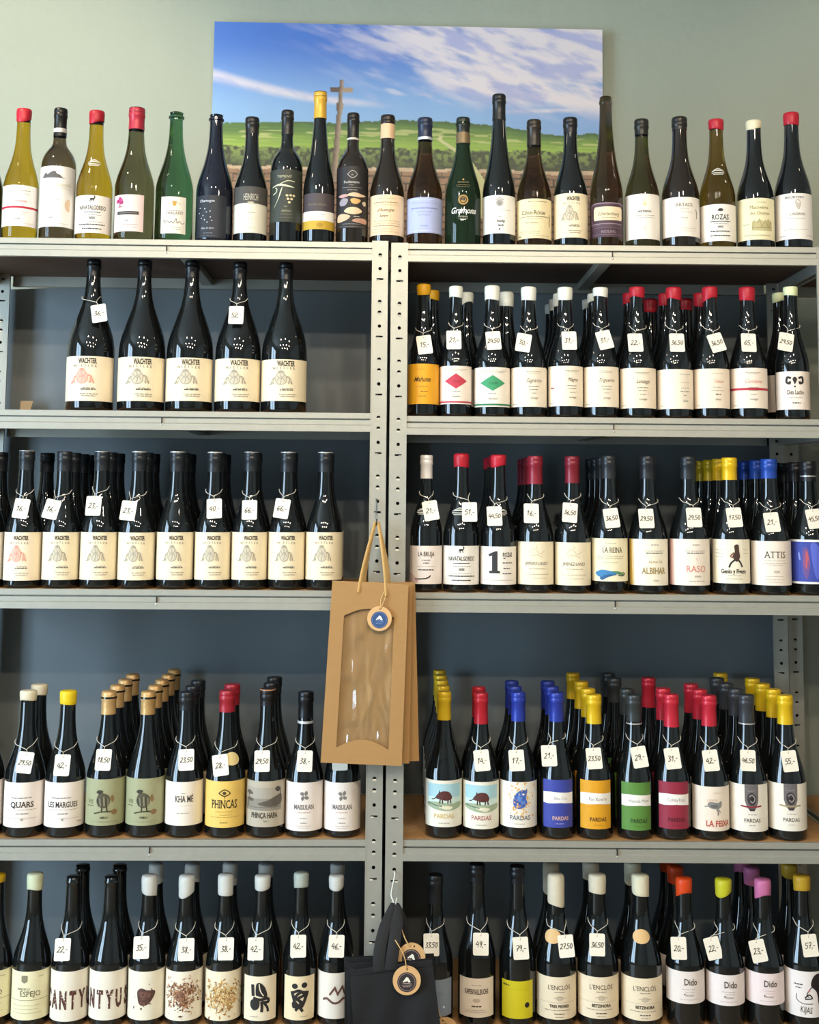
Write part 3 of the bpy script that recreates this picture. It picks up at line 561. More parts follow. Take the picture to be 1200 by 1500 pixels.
 'lz_a': ('f1e3cd', lanz('Sagrarios', '6a5f4e', .25)), 'lz_b': ('f3e4cd', lanz('Magna', '4f463a', .35, [('l', -.85, .45, .25, .07, 'a83a44')])), 'lz_c': ('f1e2ca', lanz('Trigueros', '6a5f4e', .25)), 'lz_d': ('f0dfc6', lanz('Lanzaga', '5c5244', .2)),
 'plain_right': ('f1e2cc', [('m', .5, .87, .7, .02, GY), ('m', .5, .66, .7, .025, 'cbbba2'), ('m', .5, .52, .5, .03, GY), ('m', .5, .43, .6, .03, GY), ('m', .5, .33, .25, .03, GY), script('Lanza', .5, .18, .17, '6a645c'), ('m', -.8, .07, .3, .025, GY)]),
 'plain_red': ('f1dfc8', [('m', .25, .87, .7, .02, GY), script('Tabuer', .3, .64, .26, 'd59a84'), ('m', .25, .52, .5, .03, GY), ('m', .25, .43, .7, .03, GY), ('m', .28, .34, .3, .05, '55504a'), script('Lanza', .25, .20, .17, '4a443c'), ('m', -.85, .06, .3, .03, GY)]),
 'dimlacho': ('f3e4d6', [('c', K, [(-.12, .8), (.0, .86), (.14, .8), (.08, .72), (.01, .66), (-.06, .72)]), ('s', K, .13, [(-.2, .82), (-.42, .84), (-.46, .72), (-.3, .68), (-.26, .74)]), ('s', K, .13, [(.22, .82), (.44, .84), (.48, .72), (.32, .68), (.28, .74)]), ('e', K, .01, .6, .05, .06), ('t', 'Dim Lacho', .05, .40, .36, '2f2a26', dict(xs=.62, b=.01, serif=True)), ('m', .05, .30, .8, .03, 'a08c7c'), ('m', .08, .16, .45, .06, K)]),
 'bruja': ('efe0d4', [('t', 'LA BRUJA', 0, .73, .40, K, dict(xs=.60, b=.012)), ('m', .0, .62, .55, .04, K), ('m', 0, .54, .35, .05, K), ('l', 0, .46, 1.1, .015, GY), ('m', 0, .36, .95, .06, K), ('p', 'd8b8b0', [(-1.3, .3), (-.9, .25), (-.5, .12), (-.5, .04), (-1.3, .04)]), ('s', K, .06, [(-.7, .13), (-.2, .14), (.1, .16), (.25, .22)]), ('c', K, [(.0, .16), (.15, .2), (.3, .24), (.2, .17)])]),
 'one': ('efe6da', [('p', '2f2c2c', [(-.55, .3), (-.55, .36), (-.38, .37), (-.38, .76), (-.58, .74), (-.58, .80), (-.2, .88), (-.08, .88), (-.08, .37), (.06, .36), (.06, .3)]), ('t', 'ROZAS', .5, .73, .34, K, dict(xs=.55, b=.01)), ('m', .3, .68, .12, .05, K), ('m', .5, .56, .6, .05, K), ('m', .45, .42, .4, .04, K), ('m', .5, .28, .6, .05, K), ('m', 0, .11, 1.9, .025, 'b0a698')]),
 'landi': ('f2e3c4', [('s', 'cfc0a2', .03, [(-.4, .74), (-.1, .84), (.2, .72), (.45, .8)]), ('s', 'cfc0a2', .03, [(-.35, .66), (0, .7), (.35, .64)]), ('s', 'cfc0a2', .03, [(0, .92), (.05, .84)]), ('t', 'JIMÉNEZ-LANDI', .0, .46, .25, '6b6660', dict(xs=.72, sh=.15)), ('m', .05, .37, .9, .03, 'a89c86'), ('m', .05, .24, 1.4, .025, 'a89c86'), ('m', .05, .15, 1.1, .02, 'b5a994')]),
 'reina': ('f2e6c2', [('m', 0, .88, .6, .02, GY), ('t', 'LA REINA', .1, .67, .40, K, dict(xs=.66, serif=True)), ('m', 0, .58, 1.6, .02, GY), ('m', 0, .53, 1.4, .025, GY), ('m', -.1, .43, 1.0, .02, GY), ('c', '3b7fb0', [(-.9, .2), (-.5, .27), (0, .24), (.4, .2), (0, .12), (-.5, .1), (-.75, .12)]), ('c', '2b5a8a', [(-.6, .1), (-.2, .16), (.3, .16), (-.1, .11), (-.5, .03)]), ('c', '5f8f50', [(.1, .24), (.55, .22), (.8, .15), (.4, .17)]), ('s', '3a3a3a', .05, [(.4, .15), (.7, .13), (.85, .18), (.7, .21)])]),
 'albihar': ('f4ead2', [('p', 'dcb45c', [(-1.4, 0), (-1.0, 0), (-1.1, 1), (-1.4, 1)]), ('p', 'e8cf98', [(-1.0, 0), (-.88, 0), (-.95, 1), (-1.1, 1)]), ('m', .25, .87, .4, .03, K), ('m', .25, .74, 1.1, .02, GY), ('m', .25, .69, .9, .04, '5a544c'), ('t', 'ALMA DE', .3, .48, .17, 'b8a070', dict(xs=1.1)), ('t', 'ALBIHAR', .22, .25, .46, 'a08a58', dict(xs=.70, b=.02)), script('Gredos', .3, .09, .13, '6a645c')]),
 'raso': ('f4e6d4', [('p', 'e8a8a4', [(-1.4, 0), (-1.15, 0), (-1.2, 1), (-1.4, 1)]), ('p', 'f0c8bf', [(-1.15, 0), (-.95, 0), (-1.0, 1), (-1.2, 1)]), ('m', .25, .87, .35, .03, K), ('m', .25, .74, 1.1, .02, GY), ('m', .25, .69, .9, .04, '5a544c'), ('t', 'EL', .28, .55, .13, 'e0a898'), ('t', 'RASO', .25, .29, .46, 'dc8478', dict(xs=.88, b=.0)), script('Gredos', .3, .18, .13, '6a645c'), ('m', .3, .09, .8, .02, GY)]),
 'genio': ('f4ead0', [('m', -.75, .76, .5, .02, GY), ('m', -.75, .68, .5, .02, GY), ('m', -.75, .60, .5, .02, GY), ('m', .8, .76, .4, .02, GY), ('m', .8, .68, .4, .02, GY), ('c', '4a332a', [(.08, .86), (.3, .88), (.34, .74), (.38, .6), (.24, .5), (.1, .52), (-.02, .62), (.1, .72)]), ('s', K, .09, [(.12, .54), (-.1, .46), (-.2, .36)]), ('s', K, .09, [(.28, .54), (.42, .46), (.5, .37)]), ('s', '8a6048', .07, [(.05, .7), (-.12, .62), (.04, .58)]), ('t', 'Genio y Figura', .05, .23, .32, K, dict(xs=.72, b=.03)), ('m', .1, .17, .7, .02, GY), ('m', .1, .1, .9, .025, 'b5a98c')]),
 'attis': ('f2e3d2', [('t', 'ATTIS', .12, .62, .46, '4a3c34', dict(xs=.9, serif=True)), ('m', .1, .55, 1.1, .02, 'b5a596'), ('m', .1, .49, 1.2, .02, 'b5a596'), ('m', .1, .45, .8, .02, 'b5a596'), script('Xión', .15, .28, .2, '8a7d70'), ('m', .1, .2, .9, .02, 'b5a596'), ('m', .1, .13, 1.0, .02, 'b5a596'), ('m', .1, .07, .7, .02, 'b5a596')]),
 'bluefig': ('f0ece4', [('p', '39459c', [(-1.3, .05), (.55, .05), (.5, .95), (-1.3, .95)]), ('c', '5a68c8', [(-.1, .9), (.3, .85), (.4, .4), (.2, .1), (0, .4)]), ('c', '6a4a86', [(-.5, .75), (-.25, .8), (-.15, .4), (-.3, .1), (-.5, .3)]), ('c', 'b8505a', [(-.42, .6), (-.3, .76), (-.2, .6), (-.16, .42), (-.3, .34), (-.44, .44)]), ('c', '7f8fd0', [(-.75, .68), (-.68, .72), (-.62, .55), (-.7, .55)])]),
 'quars': ('f0e2d6', [('m', -.05, .65, 1.0, .04, '8a8078'), ('t', 'QUARS', -.02, .45, .38, '2e2a28', dict(xs=.95, serif=True, b=.02)), ('m', 0, .39, 1.5, .02, '9a9088'), ('m', 0, .30, .6, .04, '6a625a'), ('m', 0, .20, 1.6, .02, 'b5aa9e'), ('e', 'a89c90', 0, .18, .07, .06)]),
 'margues': ('f0e4da', [('m', -.1, .65, 1.0, .04, '8a8078'), ('t', 'LES MARGUES', -.02, .45, .38, '2e2a28', dict(xs=.66, serif=True, b=.01)), ('m', 0, .39, 1.5, .02, '9a9088'), ('m', 0, .30, .5, .04, '6a625a'), ('m', 0, .20, 1.6, .02, 'b5aa9e'), ('e', 'a89c90', 0, .18, .07, .06), ('m', .9, .1, .3, .05, 'c09a7a')]),
 'sheep': ('a3a27c', [('c', '55503c', [(-.35, .62), (-.2, .7), (.1, .68), (.28, .6), (.26, .46), (.05, .38), (-.2, .4), (-.38, .5)]), *[('s', c, .07, [(-.32+a*.1, .62-abs(a-3)*.015), (-.3+a*.1, .5), (-.26+a*.09, .42)]) for a, c in enumerate(['3a3628', '7d775c', '4a4634', '8a8468', '403c2e', '7d775c'])], ('c', '3a3628', [(-.4, .72), (-.25, .77), (-.05, .74), (-.22, .68)]), ('s', '2e2a20', .06, [(-.1, .4), (-.12, .3)]), ('s', '2e2a20', .06, [(.12, .42), (.16, .31)]), ('s', '3a3628', .06, [(-.5, .26), (-.1, .3), (.35, .3)]), ('c', '8a6a44', [(.3, .6), (.42, .66), (.5, .56), (.4, .5)]), ('e', '8a6a44', .52, .29, .16, .13), ('s', '8a6a44', .06, [(.3, .31), (.5, .3)]), ('t', 'VII', -.75, .47, .3, '8a8968', dict(serif=True)), ('m', -.75, .42, .4, .03, '5a5640'), ('t', 'NIBLU', .0, .155, .14, '3a3628', dict(b=.03)), ('m', 0, .08, 1.4, .02, '8f8e6c')]),
 'khame': ('f1e5d4', [('m', .0, .73, .2, .03, GY), ('t', 'KHA MÉ', .05, .54, .46, '2e2a28', dict(xs=.58, serif=True, b=.01)), ('m', -.0, .45, .9, .025, 'c9bdac'), ('m', .0, .28, .65, .03, '9a9080')]),
 'phincas': ('ecc567', [('s', '4a3a1c', .05, [(-.28, .74), (0, .82), (.28, .74), (0, .68), (-.28, .74)]), ('e', '4a3a1c', 0, .745, .09, .08), ('s', '4a3a1c', .03, [(0, .68), (.02, .62)]), ('t', 'PHINCAS', .0, .42, .52, '33291a', dict(xs=.62, ys=1.1, serif=True, b=.01)), ('m', .0, .34, .9, .02, 'a8873c'), ('m', .1, .27, .6, .02, 'a8873c'), ('m', .05, .22, 1.5, .02, 'b8954a'), ('m', 0, .1, .4, .04, '6b5426')]),
 'hapa': ('b9ad98', [('p', '8f8678', [(-1.2, .36), (.9, .36), (.9, .86), (-1.2, .86)]), ('p', 'a99f90', [(-1.2, .62), (.9, .62), (.9, .86), (-1.2, .86)]), ('c', '5d554b', [(-.4, .5), (.1, .58), (.6, .68), (.9, .7), (.9, .5), (.3, .44)]), ('c', '4c453c', [(.5, .82), (.65, .88), (.85, .83), (.7, .76)]), ('s', '4c453c', .05, [(.85, .8), (.82, .65), (.8, .55)]), ('s', '4c453c', .06, [(-1.0, .44), (-.98, .62), (-.9, .78)]), ('c', '5d554b', [(-1.15, .74), (-.9, .8), (-.65, .72), (-.9, .7)]), ('c', '5d554b', [(-1.1, .6), (-.85, .64), (-.6, .58), (-.9, .55)]), ('l', -.15, .43, 2.1, .03, '6a6256'), ('t', 'PHINÇA HAPA', -.05, .2, .36, '3f382e', dict(xs=.60, b=.02, serif=True)), script('Tinto', .0, .11, .14, '5a5246')]),
 'maisulan': ('eee2d8', [*[('c', '7d7874', [(.02+.05*math.cos(t), .73+.022*math.sin(t)), (.02+.2*math.cos(t+.5), .73+.09*math.sin(t+.5)), (.02+.26*math.cos(t+1.1), .73+.115*math.sin(t+1.1)), (.02+.14*math.cos(t+1.5), .73+.065*math.sin(t+1.5))]) for t in (0, 1.57, 3.14, 4.71)], ('t', 'MAISULAN', .0, .45, .34, '6f6a68', dict(xs=.66, b=.02, serif=True)), ('m', 0, .375, .7, .035, 'c9a08c'), ('m', 0, .26, .4, .03, '8a8480'), ('m', 0, .16, .35, .04, '6f6a68'), ('m', 0, .1, .8, .02, 'b5aaa0'), ('m', 0, .06, .6, .02, 'b5aaa0')]),
 'boar_y': ('ece6d4', pard_boar('d8b85a')), 'boar_r': ('ece6d4', pard_boar('a83440')),
 'bear': ('efe8d8', [('splat', ['eebf63', 'e8a845'], .05, .63, .36, .5, 90, .08), ('c', '3f62b0', [(-.3, .62), (-.22, .72), (.0, .8), (.2, .83), (.4, .76), (.36, .64), (.44, .54), (.3, .46), (.1, .42), (-.15, .42), (-.3, .5)]), ('c', '5f86cc', [(-.1, .66), (.05, .74), (.15, .66), (.02, .56)]), ('c', '5f86cc', [(.1, .54), (.3, .6), (.32, .5), (.15, .46)]), ('e', 'efe8d8', .22, .73, .06, .05), ('s', '27407c', .04, [(-.26, .6), (-.05, .56), (.1, .5), (.3, .5)]), ('p', '3f62b0', [(.3, .8), (.42, .86), (.42, .76)]), ('t', 'PARDAS', .05, .17, .34, '3a4468', dict(xs=.9)), ('m', .05, .08, .6, .02, GY)]),
 'p_blue': ('3c469e', pard_col('', 'Blau Cru', 'c0b8d0', 'd8b0a0', 'a08c9c')), 'p_yel': ('e2a01f', pard_col('', 'Pur Xarel·lo', 'a8741a', '5a3c14', '6a5a4a')),
 'p_green': ('5c8a3c', pard_col('', 'Hisenda Miret', '4a7030', '2f4a22', '8a8a80')), 'p_red': ('95293e', pard_col('', 'Collita Roja', '7a2032', '551a28', '8b6a6e')),
 'feixa': ('f1e0cc', [('t', 'SUMOLL', .3, .84, .13, 'd8b8a0'), ('t', 'aspriu', .0, .67, .24, 'd9b89a', dict(sh=.2)), ('c', '8a8784', [(-.25, .6), (-.1, .66), (.3, .64), (.5, .68), (.5, .56), (.3, .5), (-.1, .52)]), ('c', '6a6866', [(-.1, .58), (.2, .6), (.3, .54), (.0, .53)]), ('s', '8a8784', .07, [(.2, .52), (.3, .44), (.3, .36)]), ('s', '8a8784', .05, [(.3, .5), (.45, .42)]), ('s', '6a6866', .04, [(-.4, .55), (-.2, .56)]), ('t', 'LA FEIXA', .35, .11, .42, 'c25044', dict(xs=.82, serif=True, b=.02))]),
 'face_r': ('efe6d6', pard_face('8f2030')), 'face_g': ('efe6d6', pard_face('a8946a')),
 'espejo': ('efe6bc', [('p', '8a8468', [(-.42, .92), (-.1, .92), (-.1, .8), (-.26, .76), (-.42, .8)]), ('m', .6, .88, .3, .03, '8a8468'), ('t', 'MAJUELO', -.3, .62, .16, '5a543c', dict(xs=1.0, serif=True)), ('t', 'ESPEJO', .05, .49, .38, '5a543c', dict(xs=.95, serif=True)), ('l', 0, .41, 2.2, .02, '8a8468'), ('m', -.2, .3, 1.6, .02, 'b5ae8a'), ('m', -.2, .22, 1.3, .02, 'b5ae8a'), ('m', -.1, .14, 1.6, .03, 'c8c098')]),
 'cant1': ('f0e6d2', cantyus('CANTYUS', -1.27)), 'cant2': ('f0e6d2', cantyus('CANTYUS', -1.88)),
 'rock': ('f1e8d0', [('c', '5b3d34', [(-.42, .6), (-.2, .66), (.1, .62), (.5, .6), (.5, .5), (.2, .34), (-.1, .3), (-.32, .34), (-.42, .48)]), ('c', '7a5548', [(-.3, .56), (.0, .58), (.3, .54), (.1, .48), (-.2, .48)]), ('splat', ['7a5548', '4a3028'], -.05, .45, .25, .25, 26, .09), ('e', '5b3d34', -.2, .24, .05, .05), ('e', '7a5548', .2, .74, .03, .03)]),
 'splat1': ('f2e6cf', [('splat', ['7d4f38', '9c6a48', '5b3728', 'b98a62', 'c9a078'], .0, .5, .5, .38, 330, .10), ('e', '8a5f48', -.15, .5, .28, .27), ('splat', ['6b4636', 'a07458'], -.15, .5, .12, .11, 40, .07)]),
 'splat2': ('f2e4c4', [('splat', ['a8783c', 'd2a860', 'e6c88c', '7d5530', 'c08a48', 'f0dcae'], .0, .48, .55, .38, 520, .10)]),
 'fig1': ('f1e2c4', [('s', K, .17, [(-.4, .82), (-.38, .68), (-.36, .56)]), ('c', K, [(-.2, .82), (.0, .86), (.25, .76), (.4, .58), (.3, .52), (-.1, .56), (-.22, .6)]), ('s', 'f1e2c4', .05, [(-.05, .84), (.02, .68), (.2, .56)]), ('c', K, [(-.5, .44), (-.3, .5), (-.02, .46), (-.05, .3), (-.3, .24), (-.5, .32)]), ('s', K, .15, [(-.35, .52), (.0, .48), (.4, .5), (.45, .42), (.1, .42)]), ('s', K, .15, [(.1, .44), (.12, .3), (.1, .2)]), ('s', K, .13, [(.2, .42), (.4, .3), (.45, .2)]), ('m', -.3, .09, .4, .03, GY)]),
 'fig2': ('f0dcb4', [('e', K, -.25, .78, .17, .15), ('e', K, .3, .8, .17, .15), ('s', K, .18, [(-.42, .66), (-.3, .5), (-.2, .36), (-.1, .24)]), ('s', K, .18, [(.5, .66), (.36, .5), (.22, .36), (.05, .26)]), ('s', K, .15, [(-.4, .62), (0, .68), (.3, .58), (-.05, .5), (.2, .4)]), ('s', K, .15, [(.5, .62), (.1, .64), (-.2, .52), (.1, .4), (-.2, .22)]), ('s', K, .16, [(-.3, .44), (.0, .32), (.22, .2)]), ('c', K, [(-.4, .4), (-.2, .44), (-.15, .3), (-.35, .28)]), ('m', .3, .08, .4, .03, GY)]),
 'waves': ('efe4d4', [('s', '6d4a40', .11, [(-.3, .52), (.0, .68), (.16, .54), (.42, .7), (.6, .52)], 1), ('s', '6d4a40', .12, [(-.7, .4), (-.45, .44), (-.1, .35), (.2, .36), (.5, .44), (.75, .4)])]),
 'greyblue': ('8b95a1', [('t', 'lluna', .1, .62, .2, '75808c', dict(sh=.3)), ('m', .1, .56, .7, .025, '75808c'), ('e', 'e8ecef', .4, .25, .06, .06)]),
 'kapellen': ('efddc8', [('m', 0, .82, .5, .02, GY), ('t', 'KAPENVALLEUCHE', .0, .60, .34, '3f352e', dict(xs=.44, b=.02, serif=True)), ('e', 'cdb9a4', 0, .44, .2, .1), ('m', 0, .27, .5, .06, '4f453c'), ('m', 0, .18, 1.0, .02, GY), ('m', 0, .13, 1.2, .02, GY)]),
 'yellowdot': ('d8c81e', [('m', -.6, .86, .4, .05, K), ('m', -.7, .89, .25, .03, K), ('e', '201c14', .55, .36, .14, .14), ('m', .0, .78, 1.6, .012, 'b8aa18')]),
 'encl_a': ('efdcbc', enclos('TRES PEDRES')), 'encl_b': ('efdcbc', enclos('BETZINORA')),
 'dido_o': ('f0e3da', dido('c9bcb2', '8a8078')), 'dido_y': ('f1e4de', dido('c0b5b0', '8a8078')), 'dido_p': ('f2e0dc', dido('e0c0c0', '8a8078')),
 'portrait': ('f0e6e0', [('c', '241c1c', [(.2, .7), (.35, .9), (.65, .95), (.9, .85), (1.0, .6), (1.0, .1), (.75, .05), (.6, .3), (.5, .55)]), ('c', '4a2e2a', [(.65, .6), (.8, .5), (.85, .2), (.95, .1), (.7, .15)]), ('s', '2a2222', .04, [(.3, .7), (.12, .6), (.0, .5), (.1, .44)]), ('s', '2a2222', .06, [(-.1, .42), (.1, .5), (.25, .42), (-.1, .4)]), ('s', '2a2222', .03, [(-.5, .5), (-.5, .38), (-.2, .3), (.3, .3)]), ('e', 'd08a90', .1, .58, .06, .05), ('m', -.4, .7, .4, .05, K), ('m', -.4, .63, .3, .04, K), ('t', 'KIJAS', -.05, .1, .42, K, dict(xs=.6, rot=-.1))]),
}
for _n, (_p, _pr) in DES.items():
    for _q in _pr:
        if _q[0] == 't': _o = _q[6] if len(_q) > 6 else {}; text_geo(_q[1], _o.get('b', 0), _o.get('serif', False))
# ------------------------------------------------------------------ bottles
def glass(key, body, trans, rough=.04): return mat('glass_'+key, body, rough, trans=trans, ior=1.36 if trans else 1.5, spec=.5, coat=.3 if not trans else 0)
GL = {'black': glass('black', (.006, .007, .007), 0), 'navy': glass('navy', (.006, .007, .016), 0), 'brown': glass('brown', (.016, .010, .006), 0),
      'amber': glass('amber', (.64, .41, .03), 1), 'amberd': glass('amber_dark', (.28, .18, .04), 1), 'umber': glass('umber', (.15, .105, .06), 1),
      'olive': glass('olive', (.17, .155, .08), 1), 'green': glass('green', (.09, .23, .11), 1), 'dgreen': glass('dark_green', (.02, .045, .02), .6)}
SHAPES = {
 'burg': [(.41, 1), (.45, .955), (.49, .885), (.53, .795), (.57, .70), (.61, .61), (.65, .535), (.69, .475), (.74, .43), (.80, .40), (.86, .388), (.92, .38)],
 'bord': [(.55, 1), (.585, .978), (.615, .925), (.64, .85), (.665, .74), (.69, .60), (.71, .47), (.735, .395), (.77, .365), (.84, .35), (.92, .345)],
 'flute': [(.36, 1), (.41, .945), (.46, .85), (.51, .75), (.56, .66), (.61, .585), (.67, .51), (.73, .455), (.80, .41), (.86, .385), (.94, .375)],
 'champ': [(.40, 1), (.44, .967), (.48, .905), (.52, .825), (.565, .725), (.61, .625), (.66, .535), (.71, .46), (.755, .41), (.82, .37), (.90, .35)],
 'magnum': [(.37, 1), (.42, .985), (.46, .95), (.50, .89), (.54, .81), (.58, .72), (.62, .63), (.66, .535), (.70, .45), (.745, .385), (.785, .345), (.85, .305), (.92, .285)],
 'slim': [(.43, 1), (.47, .957), (.51, .885), (.55, .795), (.59, .69), (.63, .59), (.67, .505), (.71, .445), (.76, .395), (.82, .365), (.92, .35)]}
def rad(shape, t):
    p = SHAPES[shape]
    if t <= p[0][0]: return 1.
    for (a, b), (c, d) in zip(p, p[1:]):
        if t <= c: return b+(d-b)*(t-a)/(c-a)
    return p[-1][1]
_GM = {}
def glass_mesh(shape, R, H, gl, lip=True):
    k = (shape, round(R, 4), round(H, 3), gl, lip)
    if k in _GM: return _GM[k]
    nk = SHAPES[shape][-1][1]*R
    pr = [(.0, R*.80), (.0, R*.90), (.0025, R*.965), (.007, R)]
    pr += [(H*SHAPES[shape][0][0]*.5, R)]+[(t*H, f*R) for t, f in SHAPES[shape]]
    z = H-.002
    if shape == 'champ': pr += [(H*.945, nk), (H*.95, nk+.003), (H*.962, nk+.003), (H*.968, nk), (H*.985, nk), (H*.99, nk+.0008), (z, nk-.001)]
    else: pr += [(H*.945, nk), (H*.95, nk+.0012), (H*.968, nk+.0012), (H*.973, nk), (H*.99, nk), (z, nk-.0012)]
    g = G(); g.lathe(pr, 32); _GM[k] = smooth_auto(g.mesh('glass', GL[gl]), 50); return _GM[k]
_CM = {}
def cap_mesh(kind, shape, R, H, col, L, seed):
    k = (kind, shape, round(R, 4), round(H, 3), col, round(L, 3), seed if kind == 'wax' else 0)
    if k in _CM: return _CM[k]
    nk = SHAPES[shape][-1][1]*R; g = G(); rr = lambda z: rad(shape, z/H)*R
    n = 28; rnd = random.Random(seed)
    if kind == 'wax':
        m = mat('wax_'+col, col, .38, noise=.06, nscale=80, bump=.12, spec=.4)
        ph = rnd.random()*6.28; amp = L*rnd.uniform(.04, .16); rows = []
        zs = [0, .06, .3, .6, .85, .95, 1]; off = [.0006, .0016, .0018, .0024, .0022, .0010, -.004]
        v = []; f = []
        for zi, of in zip(zs, off):
            for j in range(n):
                a = 2*math.pi*j/n; lo = H-L+amp*math.sin(a+ph)+amp*.4*math.sin(2*a+ph*2); z = lo+(H+.0012-lo)*zi
                r = max(rr(min(z, H*.93)), nk)+of if zi < .96 else nk+of
                v.append((r*math.cos(a), r*math.sin(a), z))
        for i in range(len(zs)-1):
            for j in range(n): f.append((i*n+j, i*n+(j+1) % n, (i+1)*n+(j+1) % n, (i+1)*n+j))
        f.append(tuple((len(zs)-1)*n+j for j in range(n))); g.add(v, f)
    elif kind == 'foil':
        m = mat('foil_'+col, col, .42, metal=.35, noise=.35, nscale=70, bump=.35)
        pr = [(H-L, max(rr(H-L), nk)+.0008), (H-L*.8, nk+.0012), (H-L*.45, nk+.001), (H-L*.36, nk+.0022), (H-L*.22, nk+.0024), (H-L*.16, nk+.0014), (H-L*.05, nk+.0012), (H, nk-.001), (H+.001, nk*.6)]
        g.lathe(pr, n, cap0=False)
    else:
        m = mat('capsule_'+col, col, .35, metal=.15, noise=.05, nscale=60, spec=.5)
        pr = [(H-L, max(rr(H-L), nk)+.0007), (H-L*.75, max(rr(H-L*.75), nk)+.0007), (H-.022, nk+.0008), (H-.020, nk+.0020), (H-.012, nk+.0020), (H-.0105, nk+.0012), (H-.009, nk+.0018), (H-.002, nk+.0016), (H+.0006, nk+.0002), (H+.0006, nk*.5)]
        g.lathe(pr, n, cap0=False)
    _CM[k] = smooth_auto(g.mesh('cap', m), 55); return _CM[k]
def band_mesh(shape, R, H, z0, z1, col, metal=0.):
    g = G(); rr = lambda z: max(rad(shape, z/H), SHAPES[shape][-1][1])*R
    g.lathe([(z0, rr(z0)+.0006), (z0, rr(z0)+.0014), (z1, rr(z1)+.0014), (z1, rr(z1)+.0006)], 28, cap0=False, cap1=False)
    return smooth_auto(g.mesh('neck_band', mat('band_'+col, col, .4, metal=metal)), 40)
_LM = {}
ROWY = {1: 305, 2: 560, 3: 815, 4: 1170, 5: 1440}
AX = .054
STEP = .083
SHELFNAME = {1: 'top shelf', 2: 'second shelf', 3: 'third shelf', 4: 'fourth shelf', 5: 'fifth shelf'}
def shelf_z(u, row): return SHELVES[u][row-1]+.0418
BOT = []     # placed bottles
def place(u, row, x, k, spec, label, group):
    "spec = dict(R,H,shape,glass,cap,label...)"
    y = AX+(.009 if spec['R'] > .05 else 0)+max(STEP, 2*spec['R']+.0015)*k
    root = tag(empty('wine_bottle', loc2w(u, x, y, shelf_z(u, row)+.0004), (0, 0, spec['rot'])), label, 'wine bottle', group)
    R, H, sh = spec['R'], spec['H'], spec['shape']
    obj('glass', glass_mesh(sh, R, H, spec['glass']), root)
    if spec['cap']:
        kind, col, L = spec['cap'][:3]
        obj({'wax': 'wax_seal', 'foil': 'foil_hood', 'caps': 'capsule'}[kind], cap_mesh(kind, sh, R, H, col, L, spec['seed']+k*7), root)
    for nb, (z0, z1, c, mt) in enumerate(spec['bands']): obj('neck_band', band_mesh(sh, R, H, z0, z1, c, mt), root)
    if spec['label']:
        des, z0, z1, a0, a1 = spec['label']; pc, prims = DES[des]
        key = (des, round(z0, 3), round(z1, 3), round(R, 4), round(a0, 2), round(a1, 2), sh, round(H, 3))
        if key not in _LM:
            lm = label_mesh('label', z0, z1, R, a0, a1, paper(pc)) if pc else None
            _LM[key] = [lm, None]
        if k == 0 and _LM[key][1] is None:
            mid = (a0+a1)/2
            pm = print_mesh('label_print', prims, z1-z0, R, (a1-a0)/2 if pc else 1.4, seed=len(_LM))
            if abs(mid) > .01: pm.transform(Matrix.Rotation(mid, 4, 'Z'))
            pm.transform(Matrix.Translation((0, 0, z0))); _LM[key][1] = pm
        lm, pm = _LM[key]
        if lm:
            lo = obj('label', lm, root)
            if k == 0: obj('label_print', pm, lo)
        elif k == 0: obj('label_print', pm, root)
    if k == 0 and spec['badge']:
        zc, c, rx, rz, ph = spec['badge']; me = badge_mesh(sh, R, H, zc, c, rx, rz, ph); b = obj('badge', me, root)
    return root
def badge_mesh(sh, R, H, zc, c, rx, rz, ph):
    n = 20; v = []; f = []
    def pt(a, z, o): r = rad(sh, z/H)*R+o; return (r*math.sin(a), -r*math.cos(a), z)
    g = G()
    if c == 'bars':
        for j, (dz, w, th) in enumerate(((.0055, .75, .0014), (.0025, 1., .002), (-.0012, 1., .002), (-.005, .75, .0014), (.008, .4, .001))):
            vs = []; m = 8
            for i in range(m+1):
                a = ph+(i/m*2-1)*rx/(R*rad(sh, zc/H))*w*.9; cz = zc+dz+.0022*math.cos((i/m*2-1)*1.5)*(1 if dz > 0 else 0)
                vs += [pt(a, cz-th/2, .0006), pt(a, cz+th/2, .0006)]
            g.add(vs, [(2*i, 2*i+2, 2*i+3, 2*i+1) for i in range(m)])
        return g.mesh('badge', ink('d9d5c8'))
    vs = [pt(ph, zc, .0012)]+[pt(ph+s_*rx/(R*rad(sh, zc/H))*math.cos(2*math.pi*i/n), zc+s_*rz*math.sin(2*math.pi*i/n), .0012) for s_ in (.25, .5, .75, 1) for i in range(n)]
    g.add(vs, [(0, 1+i, 1+(i+1) % n) for i in range(n)]+[(1+q*n+i, 1+q*n+n+i, 1+q*n+n+(i+1) % n, 1+q*n+(i+1) % n) for q in range(3) for i in range(n)]); return g.mesh('badge', paper(c))

# one line per bottle of the front rows:
# row, unit, x of label centre, y of top, width, shape, glass, cap(kind, colour, length px), label(design, y top, y bottom[, left, right edge as share of radius]), phrase, options
A_ = {}
F = []
def B(row, u, px, yt, w, shape, gl, cap, lab, phrase, **o): F.append(dict(row=row, u=u, px=px, yt=yt, w=w, shape=shape, gl=gl, cap=cap, lab=lab, phrase=phrase, **o))
RW, DRW = 'b3202f', '8d1a28'
B(1, 'L', -23, 170, 52, 'burg', 'black', ('caps', '1a1a1c', 20), None, 'plain dark bottle standing before the amber bottle with red-striped label')
B(1, 'L', 30, 161, 51, 'burg', 'amber', ('wax', RW, 19), ('stripe', 271, 331), 'amber bottle with red wax and red-striped white label')
B(1, 'L', 84, 160, 51, 'bord', 'umber', ('caps', '14120f', 44), ('house', 243, 332, -1, .98), 'round-shouldered bottle with a hill house drawn on its label', bands=[(190, 196, 'c9c4bc', .2)])
